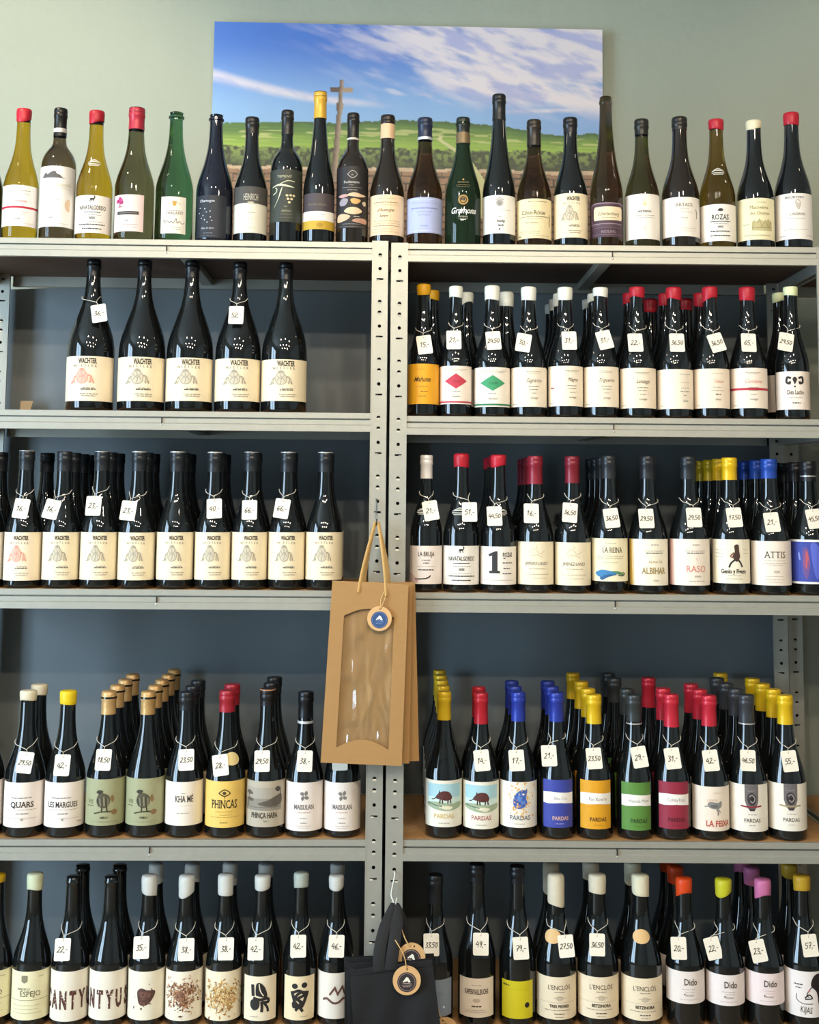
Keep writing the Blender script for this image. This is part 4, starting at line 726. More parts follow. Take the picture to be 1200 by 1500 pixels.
B(1, 'L', 137.5, 164, 53, 'burg', 'amber', ('wax', 'a81c2a', 19), ('navat', 286, 341), 'amber bottle with red wax and a deer above its black title', badge=(238, 'bars', 10, 6, 0))
B(1, 'L', 196.5, 160, 58, 'burg', 'olive', ('caps', 'b02c3c', 34), ('tree', 285, 339, -.95, .55), 'olive bottle with pink label showing a magenta tree', bands=[(160, 167, '1c1712', 0)])
B(1, 'L', 255, 165, 55, 'champ', 'green', None, ('tarlant', 288, 342, -.62, .68), 'green sparkling bottle with small cream label and gold crest')
B(1, 'L', 314, 168, 55, 'champ', 'navy', None, ('dark_stars', 286, 348, -.9, .7), 'blue-black sparkling bottle with dark star-dotted label')
B(1, 'L', 367, 174, 50, 'burg', 'black', ('caps', '201d1b', 26), ('heinrich', 269, 341), 'dark bottle with half grey half cream label')
B(1, 'L', 419, 164, 50, 'bord', 'black', ('caps', '1e1c1c', 38), ('tement', 248, 325), 'round-shouldered bottle with charcoal label and printed grape cluster')
B(1, 'L', 467, 136, 49, 'flute', 'black', ('caps', 'd6a53a', 42), ('schloss', 283, 336), 'tall slim bottle with gold neck capsule and gold label band', bands=[(136, 147, '15120e', 0)])
B(1, 'L', 516, 168, 47, 'bord', 'brown', ('caps', '1a1614', 38), ('stones', 240, 334), 'dark brown bottle with painted pebbles on a black label', bands=[(204, 207, 'c8c0b4', 0)])
B(1, 'L', 567, 171, 51, 'burg', 'brown', ('caps', '241a14', 34), ('peach', 285, 344), 'dark bottle with peach label and paper neck band', bands=[(181, 205, 'dcb890', 0)])
B(1, 'R', 622, 175, 53, 'burg', 'umber', ('caps', '222a40', 34), ('lavender', 289, 341), 'brown bottle with lavender blue label', bands=[(203, 207, 'cfd2d8', .4)])
B(1, 'R', 678, 174, 53, 'champ', 'dgreen', ('caps', '20241e', 40), ('gramona', 285, 340), 'dark green sparkling bottle with white script and gold medallion', bands=[(196, 212, '7c6848', .3)])
B(1, 'R', 731, 140, 48, 'flute', 'black', ('caps', '1a1a1c', 40), ('crestwhite', 286, 342), 'tallest slim black bottle with grey crest on white label')
B(1, 'R', 782.5, 177, 51, 'burg', 'umber', ('caps', '2c241c', 40), ('cote', 291, 349), 'brown bottle with cream yellow label and serif title')
B(1, 'R', 836, 175, 50, 'burg', 'black', ('caps', '1a1a1c', 24), ('wachter', 283, 348), 'black bottle with faint grey crest label')
B(1, 'R', 888.5, 142, 48, 'flute', 'umber', None, ('riesling', 296, 347), 'tall amber-brown bottle with purple label and cream panel')
B(1, 'R', 941, 177, 50, 'burg', 'olive', ('caps', '23211c', 24), ('asteisa', 284, 350), 'olive bottle with plain white label and small gold emblem')
B(1, 'R', 997, 174, 55, 'burg', 'brown', ('caps', '23201c', 20), ('artadi', 288.5, 346), 'broad dark bottle with white label and thin dark feather mark')
B(1, 'R', 1051, 177, 52, 'burg', 'amberd', ('wax', RW, 15), ('rozas', 299, 353), 'amber-brown bottle with red wax and black bird on label', badge=(251, 'bars', 10, 6, 0))
B(1, 'R', 1106.5, 178, 53, 'burg', 'black', ('wax', 'e3d6b4', 13), ('charmes', 290, 351), 'dark bottle with cream wax and pale yellow chateau label')
B(1, 'R', 1162, 167, 53, 'burg', 'black', ('wax', 'b31c2c', 19), ('hermita', 283, 350), 'dark bottle with bulging red wax and white label beside it at row end')
# row 2
for i, (x, t) in enumerate(((130.5, 379.7), (206, 381.4), (276.6, 382.3), (347.5, 384), (415.7, 385.6))):
    B(2, 'L', x, t, 69, 'magnum', 'black', ('caps', '131314', 26), ('wachter_pink' if i == 0 else 'wachter', 521+i*1.2, 587),
      ['large magnum bottle with pink crest label', 'large untagged magnum bottle next to the pink crest magnum', 'large untagged magnum bottle standing in the middle of five', 'large magnum bottle with grey crest wearing the 52,- tag', 'large untagged magnum bottle at row end beside the 52,- magnum'][i],
      tag=[('36,-', 145, 459, 12), None, None, ('52,-', 346, 461.5, 0), None][i])
WX = 'e6e6d8'
R2 = [(620, 418, 'd39a12', 16, 'mahou', 533, 592, 'bottle with mustard wax and orange-yellow label', ('15,-', 622, 505, 8), [(1, 634)]),
      (667.5, 420.7, WX, 18, 'diam_red', 536, 592, 'white-waxed bottle with red diamond label', ('21,-', 665, 498, 1), [(1, 684)]),
      (721, 419.4, WX, 23, 'diam_green', 538, 596, 'white-waxed bottle with green diamond label', ('24,50', 723, 499, 4), [(1, 742)]),
      (774.7, 422, WX, 20, 'lz_a', 538, 596, 'white-waxed bottle wearing the tilted 30,- tag', ('30,-', 767, 502, -10), []),
      (828.4, 422, WX, 19, 'lz_b', 536, 595, 'white-waxed bottle with a tiny red mark on its label', ('31,-', 834, 499, 1), [1, 2, 3]),
      (880.6, 422, WX, 15, 'lz_c', 537, 596, 'white-waxed bottle beside the first red-waxed bottle', ('31,-', 886, 498, 14), [1, 2]),
      (934.4, 422, RW, 17, 'lz_d', 539, 598, 'red-waxed bottle next to the white-waxed ones', ('22,-', 931, 502, 1), [1]),
      (988.7, 422.7, RW, 20, 'plain_right', 541, 599, 'red-waxed bottle with small text crowding its label edge', ('36,50', 992, 502, 0), [1, (2, 953)]),
      (1042, 421.5, RW, 20, 'plain_red', 540, 598, 'red-waxed bottle wearing a slanted tag', ('36,50', 1050, 502, 16), [1, (2, 1004)]),
      (1096.7, 422, RW, 21, 'corriente2', 539, 598, 'red-waxed bottle with red-striped label', ('65,-', 1097, 502, -2), []),
      (1161, 420.7, 'dfe6b4', 14, 'dimlacho', 544, 600, 'pale green waxed bottle with ram head label', ('29,50', 1151.5, 501, -12), [1])]
for x, t, c, L, d, y0, y1, ph, tg, bk in R2:
    B(2, 'R', x, t, 53 if d != 'dimlacho' else 49, 'burg', 'black', ('wax', c, L), (d, y0, y1), ph, tag=tg, back=bk)
# row 3 left
R3 = [(-22, 661, None, 'plain dark bottle standing before the pink crest bottle', [1]), (34, 660.7, ('16,-', 31, 745, -6), 'bottle with pink crest label', [2]),
      (89.6, 662.5, ('16,-', 75.5, 746, -12), 'grey crest bottle touching the pink crest bottle', [1, 2, 3]), (145, 662, ('23,-', 137, 741, 0), 'second grey crest bottle from the pink crest bottle', [1, 2]),
      (200, 662, ('23,-', 188, 748, -5), 'third grey crest bottle from the pink crest bottle', [1, 2]), (256.5, 662, None, 'untagged grey crest bottle in the middle of its row', [1, 2]),
      (311.5, 662.7, ('40,-', 314, 745, 3), 'grey crest bottle following the untagged one mid row', [1, 2]), (365.5, 662.7, ('66,-', 365.5, 747, 1), 'third grey crest bottle from the paper bag', [1]),
      (419.7, 662.7, ('66,-', 413, 745, -8), 'second grey crest bottle from the paper bag', [1]), (474.7, 662.7, None, 'untagged grey crest bottle at row end by the paper bag', [1])]
for i, (x, t, tg, ph, bk) in enumerate(R3):
    B(3, 'L', x, t, 55, 'burg', 'black', ('caps', '23262a', 30), ('wachter_pink' if i == 1 else ('waves' if i == 0 else 'wachter'), 780, 850 if i != 1 else 851), ph, tag=tg, back=bk, **({'bands': [(t-.2, t+1.3, 'c9c9c4', .4)]} if i not in (0, 2) else {}))
R3R = [(624, 668, 48, 'slim', ('caps', 'ece4de', 35), ('bruja', 800, 856), 'slim bottle with white capsule and broomstick label', ('21,-', 631, 748, 10), [], 'bars'),
       (675.5, 666, 53, 'burg', ('wax', RW, 21), ('navat', 800, 857), 'red-waxed bottle with deer label wearing the 51,- tag', ('51,-', 688, 750, 1), [], 'bars'),
       (730, 666.7, 53, 'burg', ('wax', 'c02434', 17), ('one', 801, 857), 'red-waxed bottle with a large black numeral one', ('44,50', 724.5, 756, 2), [1, 2, 3], 'bars'),
       (784.5, 669, 53, 'burg', ('caps', '8a2230', 42), ('landi', 794, 857), 'wine-red capsule bottle next to the numeral one bottle', ('16,-', 778.5, 752, -1), [1, 2, 3], None),
       (839, 670, 53, 'burg', ('caps', '7d1f2c', 40), ('landi', 795, 858), 'wine-red capsule bottle next to the blue fish label', ('36,50', 835, 751, -5), [], None),
       (893, 669, 53, 'burg', ('caps', '2b2d30', 34), ('reina', 789, 852), 'dark bottle with blue fish label', ('36,50', 896, 759, 7), [1, 2, 3], None),
       (950, 669, 56, 'burg', ('caps', '25262a', 34), ('albihar', 790, 858), 'dark bottle with ochre-edged label and ochre letters', ('29,50', 947, 759.5, 1), [], None),
       (1010, 670, 58, 'burg', ('caps', '24282c', 34), ('raso', 790, 858), 'dark bottle with pink-edged label and pink letters', ('29,50', 1017, 758, 1), [], None),
       (1070.6, 671.5, 54, 'burg', ('caps', 'e3b718', 33), ('genio', 790.5, 855), 'yellow-capped bottle with walking figure label', ('17,50', 1076, 758, 3), [1, 2, 3], None),
       (1129, 673, 58, 'burg', ('caps', '2147a0', 29), ('attis', 793, 858), 'blue-capped bottle with cream label', ('21,-', 1131, 765, 4), [1, 2], None),
       (1187, 676, 56, 'burg', ('caps', '202024', 30), ('bluefig', 791, 856), 'dark bottle with blue picture label and red figure', ('45,50', 1193, 760, 7), [1, 2, 3], None)]
for x, t, w, shp, cap, lab, ph, tg, bk, bd in R3R:
    B(3, 'R', x, t, w, shp, 'black', cap, lab, ph, tag=tg, back=bk, **({'badge': (750 if x < 650 else 751, 'bars', 14, 6, .0 if x > 700 else -.12)} if bd else {}), **({'bands': [(697, 699, 'b8b8b8', .6)]} if x > 1180 else {}))
# row 4 left
R4 = [(-24, 1012, 58, ('wax', 'c8bfa8', 14), ('margues', 1146, 1213), 'dark bottle standing before the cream-waxed bottle', None, []),
      (36, 1011.5, 60, ('wax', 'e0d3b4', 15), ('quars', 1147, 1213), 'cream-waxed bottle beside the yellow-waxed bottle', ('29,50', 36.5, 1117, -6), [1]),
      (95, 1011.5, 60, ('wax', 'e6c521', 19), ('margues', 1147, 1213), 'yellow-waxed bottle wearing the 42,- tag', ('42,-', 91, 1121, -1), []),
      (155, 1012.5, 57, ('foil', 'cba36c', 34), ('sheep', 1142, 1210), 'gold-foiled bottle with green sheep label and 18,50 tag', ('18,50', 151.5, 1113, -1), [1, 2, 3]),
      (213, 1012.5, 57, ('foil', 'c39a62', 34), ('sheep', 1141, 1210), 'untagged gold-foiled bottle with green sheep label', None, [1, 2, 3, 4]),
      (270, 1013.5, 56, ('caps', '1f2124', 26), ('khame', 1146, 1210), 'dark bottle with plain white label and 23,50 tag', ('23,50', 273, 1113, 3), [1, 2]),
      (330, 1011, 58, ('caps', 'a02430', 31), ('phincas', 1145, 1213), 'red-capped bottle with yellow eye label', ('28,-', 323, 1121, 8), [1]),
      (389.6, 1009, 57, ('caps', '1c1a1a', 24), ('hapa', 1145, 1212), 'dark bottle with grey palm landscape label', ('29,50', 384, 1115, 1), [1, 2]),
      (446, 1013.5, 55, ('caps', '17181c', 38), ('maisulan', 1147, 1218), 'dark bottle with swirl emblem label and 38,- tag', ('38,-', 446.5, 1115, -1), []),
      (501.7, 1014, 54, ('caps', '17181c', 38), ('maisulan', 1147, 1218), 'dark bottle with swirl emblem label partly behind the paper bag', ('42,50', 498, 1113, 2), [])]
for i, (x, t, w, cap, lab, ph, tg, bk) in enumerate(R4):
    ex = {}
    if i == 6: ex['badge'] = (1113, 'e8cf90', 12, 9, .42)
    if i == 7: ex['bands'] = [(1009, 1011, 'c98a5a', 0)]
    if i in (8, 9): ex['bands'] = [(1055, 1058.5, 'd5d5d5', .4)]
    B(4, 'L', x, t, w, 'champ' if i in (3, 4) else 'burg', 'black', cap, lab, ph, tag=tg, back=bk, **ex)
R4R = [(650, 1013, 54, ('caps', 'd2ac1c', 41), ('boar_y', 1144, 1212), 'yellow-capped bottle with boar label', None, [1, 2, 3, 4]),
       (704.5, 1015, 54, ('caps', 'b8222f', 45), ('boar_r', 1146, 1215), 'red-capped bottle with boar label', ('14,-', 706, 1114, 6), [1]),
       (759.5, 1014.5, 55, ('caps', '2a3c9c', 42), ('bear', 1146, 1213), 'blue-capped bottle with blue bear label', ('17,-', 757, 1114, 3), [1, 2]),
       (816, 1015, 52, ('caps', '2a3a98', 42), ('p_blue', 1143, 1213, -.80, .84), 'blue-capped bottle with blue label and white stripe', ('21,-', 804.5, 1107, 2), [1, 2]),
       (871, 1017.5, 53, ('caps', 'dfb51c', 42), ('p_yel', 1144, 1215, -.82, .84), 'yellow-capped bottle with orange label and white stripe', ('23,50', 870.5, 1111, 4), [1, 2.3, 4]),
       (930, 1018, 53, ('caps', '363a3a', 38), ('p_green', 1147, 1217, -.78, .82), 'grey-capped bottle with green label and white stripe', ('29,-', 937, 1109, 9), [1, 3, 4]),
       (985, 1017, 53, ('caps', 'c2293a', 47), ('p_red', 1146, 1215, -.8, .82), 'red-capped bottle with dark red label and white stripe', ('31,-', 985.5, 1111, 6), [1, 3]),
       (1040.6, 1019.6, 54, ('caps', 'c2283a', 44), ('feixa', 1153, 1218), 'red-capped bottle with grey shrub drawing and red letters', ('42,-', 1041.5, 1114, 5), [1, 2]),
       (1096, 1018.6, 55, ('caps', '3a3c40', 40), ('face_r', 1150, 1219), 'grey-capped bottle with dark portrait label and red line', ('46,50', 1096, 1114, -3), [1, 2, 3]),
       (1153, 1019, 55, ('caps', 'e3b91c', 42), ('face_g', 1149, 1218), 'yellow-capped bottle with dark portrait label and tan line', ('55,-', 1157, 1115, 5), [1, 2, 3])]
for i, (x, t, w, cap, lab, ph, tg, bk) in enumerate(R4R):
    B(4, 'R', x, t, w, 'slim' if i < 3 else 'burg', 'black', cap, lab, ph, tag=tg, back=bk, **({'bands': [(1058, 1060, 'b8b0ac', .4)]} if i in (5, 8) else {}))
# row 5
WG = 'cdccc4'
R5 = [(-10, 1281, 56, ('wax', 'c9a01c', 12), ('espejo', 1424, 1493), 'yellow-waxed bottle standing before the pale green waxed one', None, []),
      (46, 1280, 56, ('wax', 'cfd3b0', 24), ('espejo', 1424, 1495), 'pale green waxed bottle with shield label', None, []),
      (102.7, 1282.5, 56, None, ('cant1', 1424, 1497), 'bare-topped bottle with brown stencil letters and 22,- tag', ('22,-', 91.5, 1391, 1), [1]),
      (159, 1282, 56, None, ('cant2', 1424, 1495), 'untagged bare-topped bottle with brown stencil letters', None, [1]),
      (215, 1282, 55, ('wax', WG, 27), ('rock', 1424, 1495), 'white-waxed bottle with brown stone label', ('35,-', 207, 1388, 2), [1]),
      (270, 1282, 56, ('wax', WG, 28), ('splat1', 1424, 1496), 'white-waxed bottle with round brown splatter label', ('38,-', 273, 1391, 2), [1]),
      (327.4, 1281, 55, ('wax', WG, 29), ('splat2', 1424, 1496), 'white-waxed bottle with golden fleck label', ('38,-', 331, 1390, 1), [1]),
      (382, 1282, 56, ('wax', WG, 19), ('fig1', 1431, 1496, -.86, .86), 'white-waxed bottle with black ink figure and 42,- tag', ('42,-', 374.5, 1390, 1), [1]),
      (439, 1278.7, 54, ('wax', 'aeb5a8', 21), ('fig2', 1431, 1495, -.86, .86), 'grey-waxed bottle with crossed black ink strokes label', ('42,-', 437, 1386, 1), []),
      (491, 1282, 55, ('wax', WG, 18), ('waves', 1426, 1493), 'white-waxed bottle with brown wave label', ('46,-', 493, 1386, -1), [1])]
for x, t, w, cap, lab, ph, tg, bk in R5: B(5, 'L', x, t, w, 'burg', 'black', cap, lab, ph, tag=tg, back=bk)
R5R = [(637, 1282, 54, ('caps', '1b1c1e', 40), ('greyblue', 1436, 1490, -.8, .9), 'dark bottle with grey-blue label behind the black bag', ('33,50', 632, 1384, 1), []),
       (698.4, 1266, 56, ('caps', '17181a', 24), ('kapellen', 1434, 1491, -.9, .86), 'tall black-capped bottle with cream label and 49,- tag', ('49,-', 704.5, 1383, -1), []),
       (758, 1269, 56, ('caps', '15161c', 24), ('yellowdot', 1438, 1493, -.86, .8), 'black-capped bottle with yellow label and one black dot', ('79,-', 763, 1389, 3), []),
       (815, 1280.5, 60, ('wax', 'd9cdb4', 42), ('encl_a', 1432, 1494), 'long cream-waxed bottle wearing the 27,50 tag', ('27,50', 829.5, 1386, 5), [1]),
       (876, 1280.5, 60, ('wax', 'd9cdb4', 27), ('encl_b', 1432, 1493), 'cream-waxed bottle beside the long cream-waxed one', ('36,50', 875, 1384, -2), [1]),
       (939.6, 1281, 60, ('wax', 'ded6b8', 29), ('encl_b', 1434, 1496), 'untagged cream-waxed bottle with oval cork badge', None, [1]),
       (1003.7, 1285, 56, ('wax', 'd8491e', 24), ('dido_o', 1424, 1471), 'orange-waxed bottle', ('20,-', 994.5, 1389, -1), [1, 2]),
       (1062, 1287, 56, ('wax', 'c4c02c', 22), ('dido_y', 1429, 1474), 'lime-waxed bottle', ('22,-', 1045, 1389, 12), []),
       (1120, 1287.5, 56, ('wax', 'c8709c', 25), ('dido_p', 1427, 1473), 'pink-waxed bottle', ('23,-', 1111, 1393, 10), [1, 2]),
       (1178, 1283, 58, ('wax', 'b8942a', 21), ('portrait', 1424, 1491), 'mustard-waxed bottle with long-haired portrait label', ('57,-', 1186.5, 1385, 4), [1])]
for i, (x, t, w, cap, lab, ph, tg, bk) in enumerate(R5R):
    B(5, 'R', x, t, w, 'burg', 'black', cap, lab, ph, tag=tg, back=bk, **({'badge': (1375, 'dfb67c', 12.5, 9.5, -.05 if i == 5 else -.35)} if i in (3, 5) else {}))
# neighbours must not touch
for a, b in zip(F, F[1:]):
    if a['row'] == b['row']: a['gap'] = abs(b['px']-a['px']); b['gapl'] = a['gap']
ORD = {1: 'second', 2: 'third', 2.3: 'third', 3: 'fourth', 4: 'fifth'}
DIMCAP = {}
for i, d in enumerate(F):
    u, row = d['u'], d['row']; zs = shelf_z(u, row); ly = ROWY[row]
    x = hit(d['px'], ly, AX, u)[0]
    pm = abs(hit(d['px']+50, ly, AX, u)[0]-hit(d['px']-50, ly, AX, u)[0])/100    # metres per pixel here
    d['x'] = x; d['pm'] = pm; d['R'] = d['w']/2*pm
for a, b in zip(F, F[1:]):
    if a['row'] == b['row']:
        pa, pb = loc2w(a['u'], a['x'], AX), loc2w(b['u'], b['x'], AX); dist = (pa-pb).length-.0012
        if a['R']+b['R'] > dist: s = dist/(a['R']+b['R']); a['R'] = min(a['R'], a['R']*s); b['R'] = min(b['R'], b['R']*s)
TAGS = []
for i, d in enumerate(F):
    u, row = d['u'], d['row']; zs = shelf_z(u, row); R = round(d['R']*2000)/2000-.0002; x = d['x']
    zt = hit(d['px'], d['yt'], AX, u)[2]; H = round((zt-zs)*500)/500
    pz = lambda y, dep: hit(d['px'], y, dep, u)[2]-zs
    cap = d['cap']
    if cap: cap = (cap[0], cap[1], cap[2]*d['pm']*.97)
    lab = None
    if d['lab']:
        z0, z1 = pz(d['lab'][2], AX-R), pz(d['lab'][1], AX-R); z0 = max(z0, .006); z1 = min(z1, H*SHAPES[d['shape']][0][0]*1.03+.002)
        if len(d['lab']) > 3: a0, a1 = math.asin(d['lab'][3]*.98), math.asin(d['lab'][4]*.98)
        else: a0, a1 = -1.36, 1.36
        lab = (d['lab'][0], z0, z1, a0, a1)
    bands = [(pz(y1, AX), pz(y0, AX), c, m) for y0, y1, c, m in d.get('bands', [])]
    bands = [(max(z0, 0), min(z1, H+.0007), c, m) for z0, z1, c, m in bands]
    bd = d.get('badge')
    if bd: bd = (pz(bd[0], AX-R*.9), bd[1], bd[2]*d['pm'], bd[3]*d['pm'], bd[4])
    view = math.atan2(CC[0]-x, DIST)        # labels face out of the shelf, a touch towards the aisle
    spec = dict(R=R, H=H, shape=d['shape'], glass=d['gl'], cap=cap, label=lab, bands=bands, badge=bd, rot=view*.6, seed=i)
    d['spec'] = spec; d['zs'] = zs
    sn = SHELFNAME[row]; ph = d['phrase']
    lb = ph if len(ph.split()) > 9 else ph+' on '+sn
    place(u, row, x, 0, spec, lb, 'wine bottles in the front rows')
    for k in d.get('back', []):
        xb = x
        if isinstance(k, tuple): k, bpx = k; xb = hit(bpx, d['yt']+9, AX+STEP*k, u)[0]
        s2 = dict(spec); s2['bands'] = bands if cap and cap[0] == 'caps' and len(bands) and d['row'] not in (3, 4) else []; s2['badge'] = None
        place(u, row, xb, k, s2, '%s bottle deep behind the %s' % (ORD[k], ph), 'wine bottles standing behind the front rows')
    if d.get('tag'): TAGS.append((d, d['tag']))
# odd bottles seen deep on the fourth shelf: a yellow capsule among the dark files
sp = dict(F[-1]['spec']); f10 = [d for d in F if d['phrase'].startswith('yellow-capped bottle with dark portrait')][0]['spec']
xx = hit(1056.6, 1010, AX+STEP*4, 'R')[0]
place('R', 4, xx, 4, dict(f10), 'yellow-capped bottle standing deep between the red and grey capped files', 'wine bottles standing behind the front rows')
# ------------------------------------------------------------------ price tags with handwritten prices
HW = {'0': [[(.3, 1), (.08, .7), (.1, .2), (.3, 0), (.5, .3), (.48, .8), (.3, 1)]], '1': [[(.08, .65), (.36, 1), (.28, 0)]],
 '2': [[(.05, .8), (.2, 1), (.46, .9), (.42, .6), (.0, .02), (.25, .08), (.58, .03)]], '3': [[(.05, .95), (.3, 1), (.5, .9), (.2, .56), (.5, .4), (.4, .08), (.0, .04)]],
 '4': [[(.3, 1), (.0, .38), (.55, .42)], [(.46, .75), (.4, -.05)]], '5': [[(.1, 1), (.06, .58), (.4, .55), (.46, .2), (.2, 0), (.0, .06)], [(.1, 1), (.55, 1)]],
 '6': [[(.46, 1), (.14, .6), (.05, .2), (.28, 0), (.5, .22), (.3, .46), (.08, .26)]], '7': [[(.0, .95), (.52, 1), (.2, 0)], [(.12, .5), (.48, .54)]],
 '8': [[(.45, .85), (.25, 1), (.08, .8), (.45, .3), (.3, 0), (.06, .2), (.3, .55), (.48, .85)]], '9': [[(.45, .9), (.2, .98), (.06, .7), (.3, .5), (.46, .85), (.42, .3), (.3, 0)]],
 ',': [[(.12, .12), (.04, -.16)]], '-': [[(.02, .42), (.4, .46)]]}
def price_mesh(s, w, h, seed):
    rnd = random.Random(seed); g = G(); adv = {',': .26, '-': .5}; tot = sum(adv.get(c, .66) for c in s)
    sc = min(.0105, w*.8/tot); x = -tot*sc/2; sl = .18
    for c in s:
        dy = rnd.uniform(-.05, .05)
        for st in HW[c]:
            pts = [((a+b*sl)*sc*rnd.uniform(.97, 1.03)+x, (b-.5+dy)*sc*1.05) for a, b in (spline(st, 4) if len(st) > 2 else st)]
            v, f = ribbon(pts, .0013); g.add([(a, -.0011, b) for a, b in v], f)
        x += adv.get(c, .66)*sc
    me = g.mesh('price_writing', ink('2b2520')); return me
def card_mesh(w, h):
    # rounded card with a punched hole near its top edge
    N = 24; r = .0035; out = []
    for cx, cz, a0 in ((w/2-r, h/2-r, 0), (-w/2+r, h/2-r, 90), (-w/2+r, -h/2+r, 180), (w/2-r, -h/2+r, 270)):
        for j in range(6): a = math.radians(a0+90*j/5); out.append((cx+r*math.cos(a), cz+r*math.sin(a)))
    hz = h/2-.0055
    inn = []
    for j in range(N):
        a = math.atan2(out[j][1]-hz, out[j][0]); inn.append((.0011*math.cos(a), hz+.0011*math.sin(a)))
    g = G(); v = []; 
    for y in (-.0005, .0005): v += [(x, y, z) for x, z in out]+[(x, y, z) for x, z in inn]
    f = []
    for j in range(N):
        k = (j+1) % N
        f += [(j, N+j, N+k, k), (2*N+j, 2*N+k, 3*N+k, 3*N+j), (j, k, 2*N+k, 2*N+j), (N+j, 3*N+j, 3*N+k, N+k)]
    g.add(v, f); return g.mesh('card', paper('f3e9d6'))
TW, TH = .0335, .0445
CARD = card_mesh(TW, TH); m_string = mat('cotton_string', 'dcd3c2', .8)
for i, (d, (txt, cx, cy, ang)) in enumerate(TAGS):
    u = d['u']; sp = d['spec']; R, H, sh = sp['R'], sp['H'], sp['shape']; x0, zs = d['x'], d['zs']
    rr = lambda z: rad(sh, min(max(z/H, 0), 1))*R
    yf = AX-R
    for it in range(4):       # settle the card on the curved shoulder
        p = hit(cx, cy, yf, u); zc = p[2]-zs; dx = p[0]-x0
        def surf(z, dx): r = rr(z); return AX-math.sqrt(max(r*r-min(abs(dx), r*.95)**2, (r*.3)**2))
        yb, yt_ = surf(zc-TH/2, dx*.6), surf(zc+TH/2, dx*.6)
        yf = (yb+min(yt_, yb+.016))/2-.003
    tilt = math.atan2(min(yt_, yb+.016)-yb, TH)*.9
    nm = d['phrase']
    LB = 'white tag marked %s on %s' % (txt, nm.replace(' wearing the '+txt+' tag', '').replace(' and '+txt+' tag', '').replace(' with '+txt+' tag', ''))
    root = tag(empty('price_tag', loc2w(u, p[0], yf, p[2]), (0, 0, -UYAW[u])), ' '.join(LB.split()[:14]), 'price tag', 'handwritten price tags on bottle necks')
    hang = Matrix.Rotation(math.radians(ang)*-1, 4, 'Y') @ Matrix.Identity(4)
    M = Matrix.Rotation(-tilt, 4, 'X') @ Matrix.Rotation(-math.radians(ang), 4, 'Y')
    c = obj('card', CARD, root); c.matrix_local = M
    obj('price_writing', price_mesh(txt, TW, TH, i), c)
    # string: up from the hole, round the neck
    hole = M @ Vector((0, -.0008, TH/2-.0055)); top = M @ Vector((0, -.0012, TH/2+.001))
    zl = min(zc+hole.z+.026, H*.9); rn = rr(zl)+.0012
    cxn, cyn = x0-p[0], AX-yf            # neck axis in tag space
    def on(a, z, o=0): r = rr(z)+.0012+o; return (cxn+r*math.sin(a), cyn-r*math.cos(a), z-zc)
    g = G()
    zk = zc+top.z+.004; knot = (top.x+(cxn-top.x)*.15, min(top.y, on(0, zk)[1])-.0008, top.z+.004)
    g.tube([hole+Vector((0, .0012, 0)), hole, top, knot], .0007, 5)
    for sd in (-1, 1):
        e = on(sd*1.3, zl); mid = on(sd*.85, zl-.007, .0005)
        pts = spline([tuple(knot), tuple((Vector(knot)*.5+Vector(mid)*.5)+Vector((0, -.0012, 0))), mid, e, on(sd*2.2, zl+.001), on(sd*3.14, zl+.001)], 3)
        g.tube(pts, .0007, 5)
    obj('string', smooth_auto(g.mesh('string', m_string), 60), root)
# ------------------------------------------------------------------ paper bags hanging from hooks on the posts
m_kraft = mat('kraft_paper', 'ab814e', .7, noise=.08, nscale=25, stretch=(1, 1, 6))
m_kraft_in = mat('kraft_inner', 'c79d68', .75, noise=.06, nscale=20)
m_blackp = mat('black_felt', '131315', .7, noise=.2, nscale=60, bump=.1)
m_wood = mat('birch_disc', 'dcae78', .5, noise=.12, nscale=30, stretch=(1, 1, 8))
m_wire = mat('steel_wire', '6b6a66', .3, metal=.9); m_wire2 = mat('white_wire', 'dcd8cc', .35)
m_cord = mat('paper_cord', 'd3ab6d', .7, noise=.12, nscale=120)
def film_material():
    m = bpy.data.materials.new('clear_film'); m.use_nodes = True; nt = m.node_tree; nt.nodes.remove(nt.nodes['Principled BSDF'])
    o = nt.nodes['Material Output']; t = nt.nodes.new('ShaderNodeBsdfTransparent'); gl = nt.nodes.new('ShaderNodeBsdfGlossy'); mx = nt.nodes.new('ShaderNodeMixShader')
    t.inputs[0].default_value = (.98, .98, .97, 1); gl.inputs['Roughness'].default_value = .08; fr = nt.nodes.new('ShaderNodeLayerWeight'); fr.inputs[0].default_value = .35
    mt = nt.nodes.new('ShaderNodeMath'); mt.operation = 'MULTIPLY_ADD'; mt.inputs[1].default_value = .55; mt.inputs[2].default_value = .05
    tc = nt.nodes.new('ShaderNodeTexCoord'); nz = nt.nodes.new('ShaderNodeTexNoise'); nz.inputs['Scale'].default_value = 8; nz.inputs['Distortion'].default_value = 1.2
    mp = nt.nodes.new('ShaderNodeMapping'); mp.inputs['Scale'].default_value = (1.4, 1, .55)
    bp = nt.nodes.new('ShaderNodeBump'); bp.inputs['Strength'].default_value = .9; bp.inputs['Distance'].default_value = .02
    L = nt.links.new; L(tc.outputs['Object'], mp.inputs[0]); L(mp.outputs[0], nz.inputs['Vector']); L(nz.outputs['Fac'], bp.inputs['Height']); L(bp.outputs[0], gl.inputs['Normal']); L(bp.outputs[0], fr.inputs['Normal'])
    L(fr.outputs['Fresnel'], mt.inputs[0]); L(mt.outputs[0], mx.inputs[0]); L(t.outputs[0], mx.inputs[1]); L(gl.outputs[0], mx.inputs[2]); L(mx.outputs[0], o.inputs['Surface'])
    return m
m_film = film_material()
BW, BWB, BH = .164, .172, .381
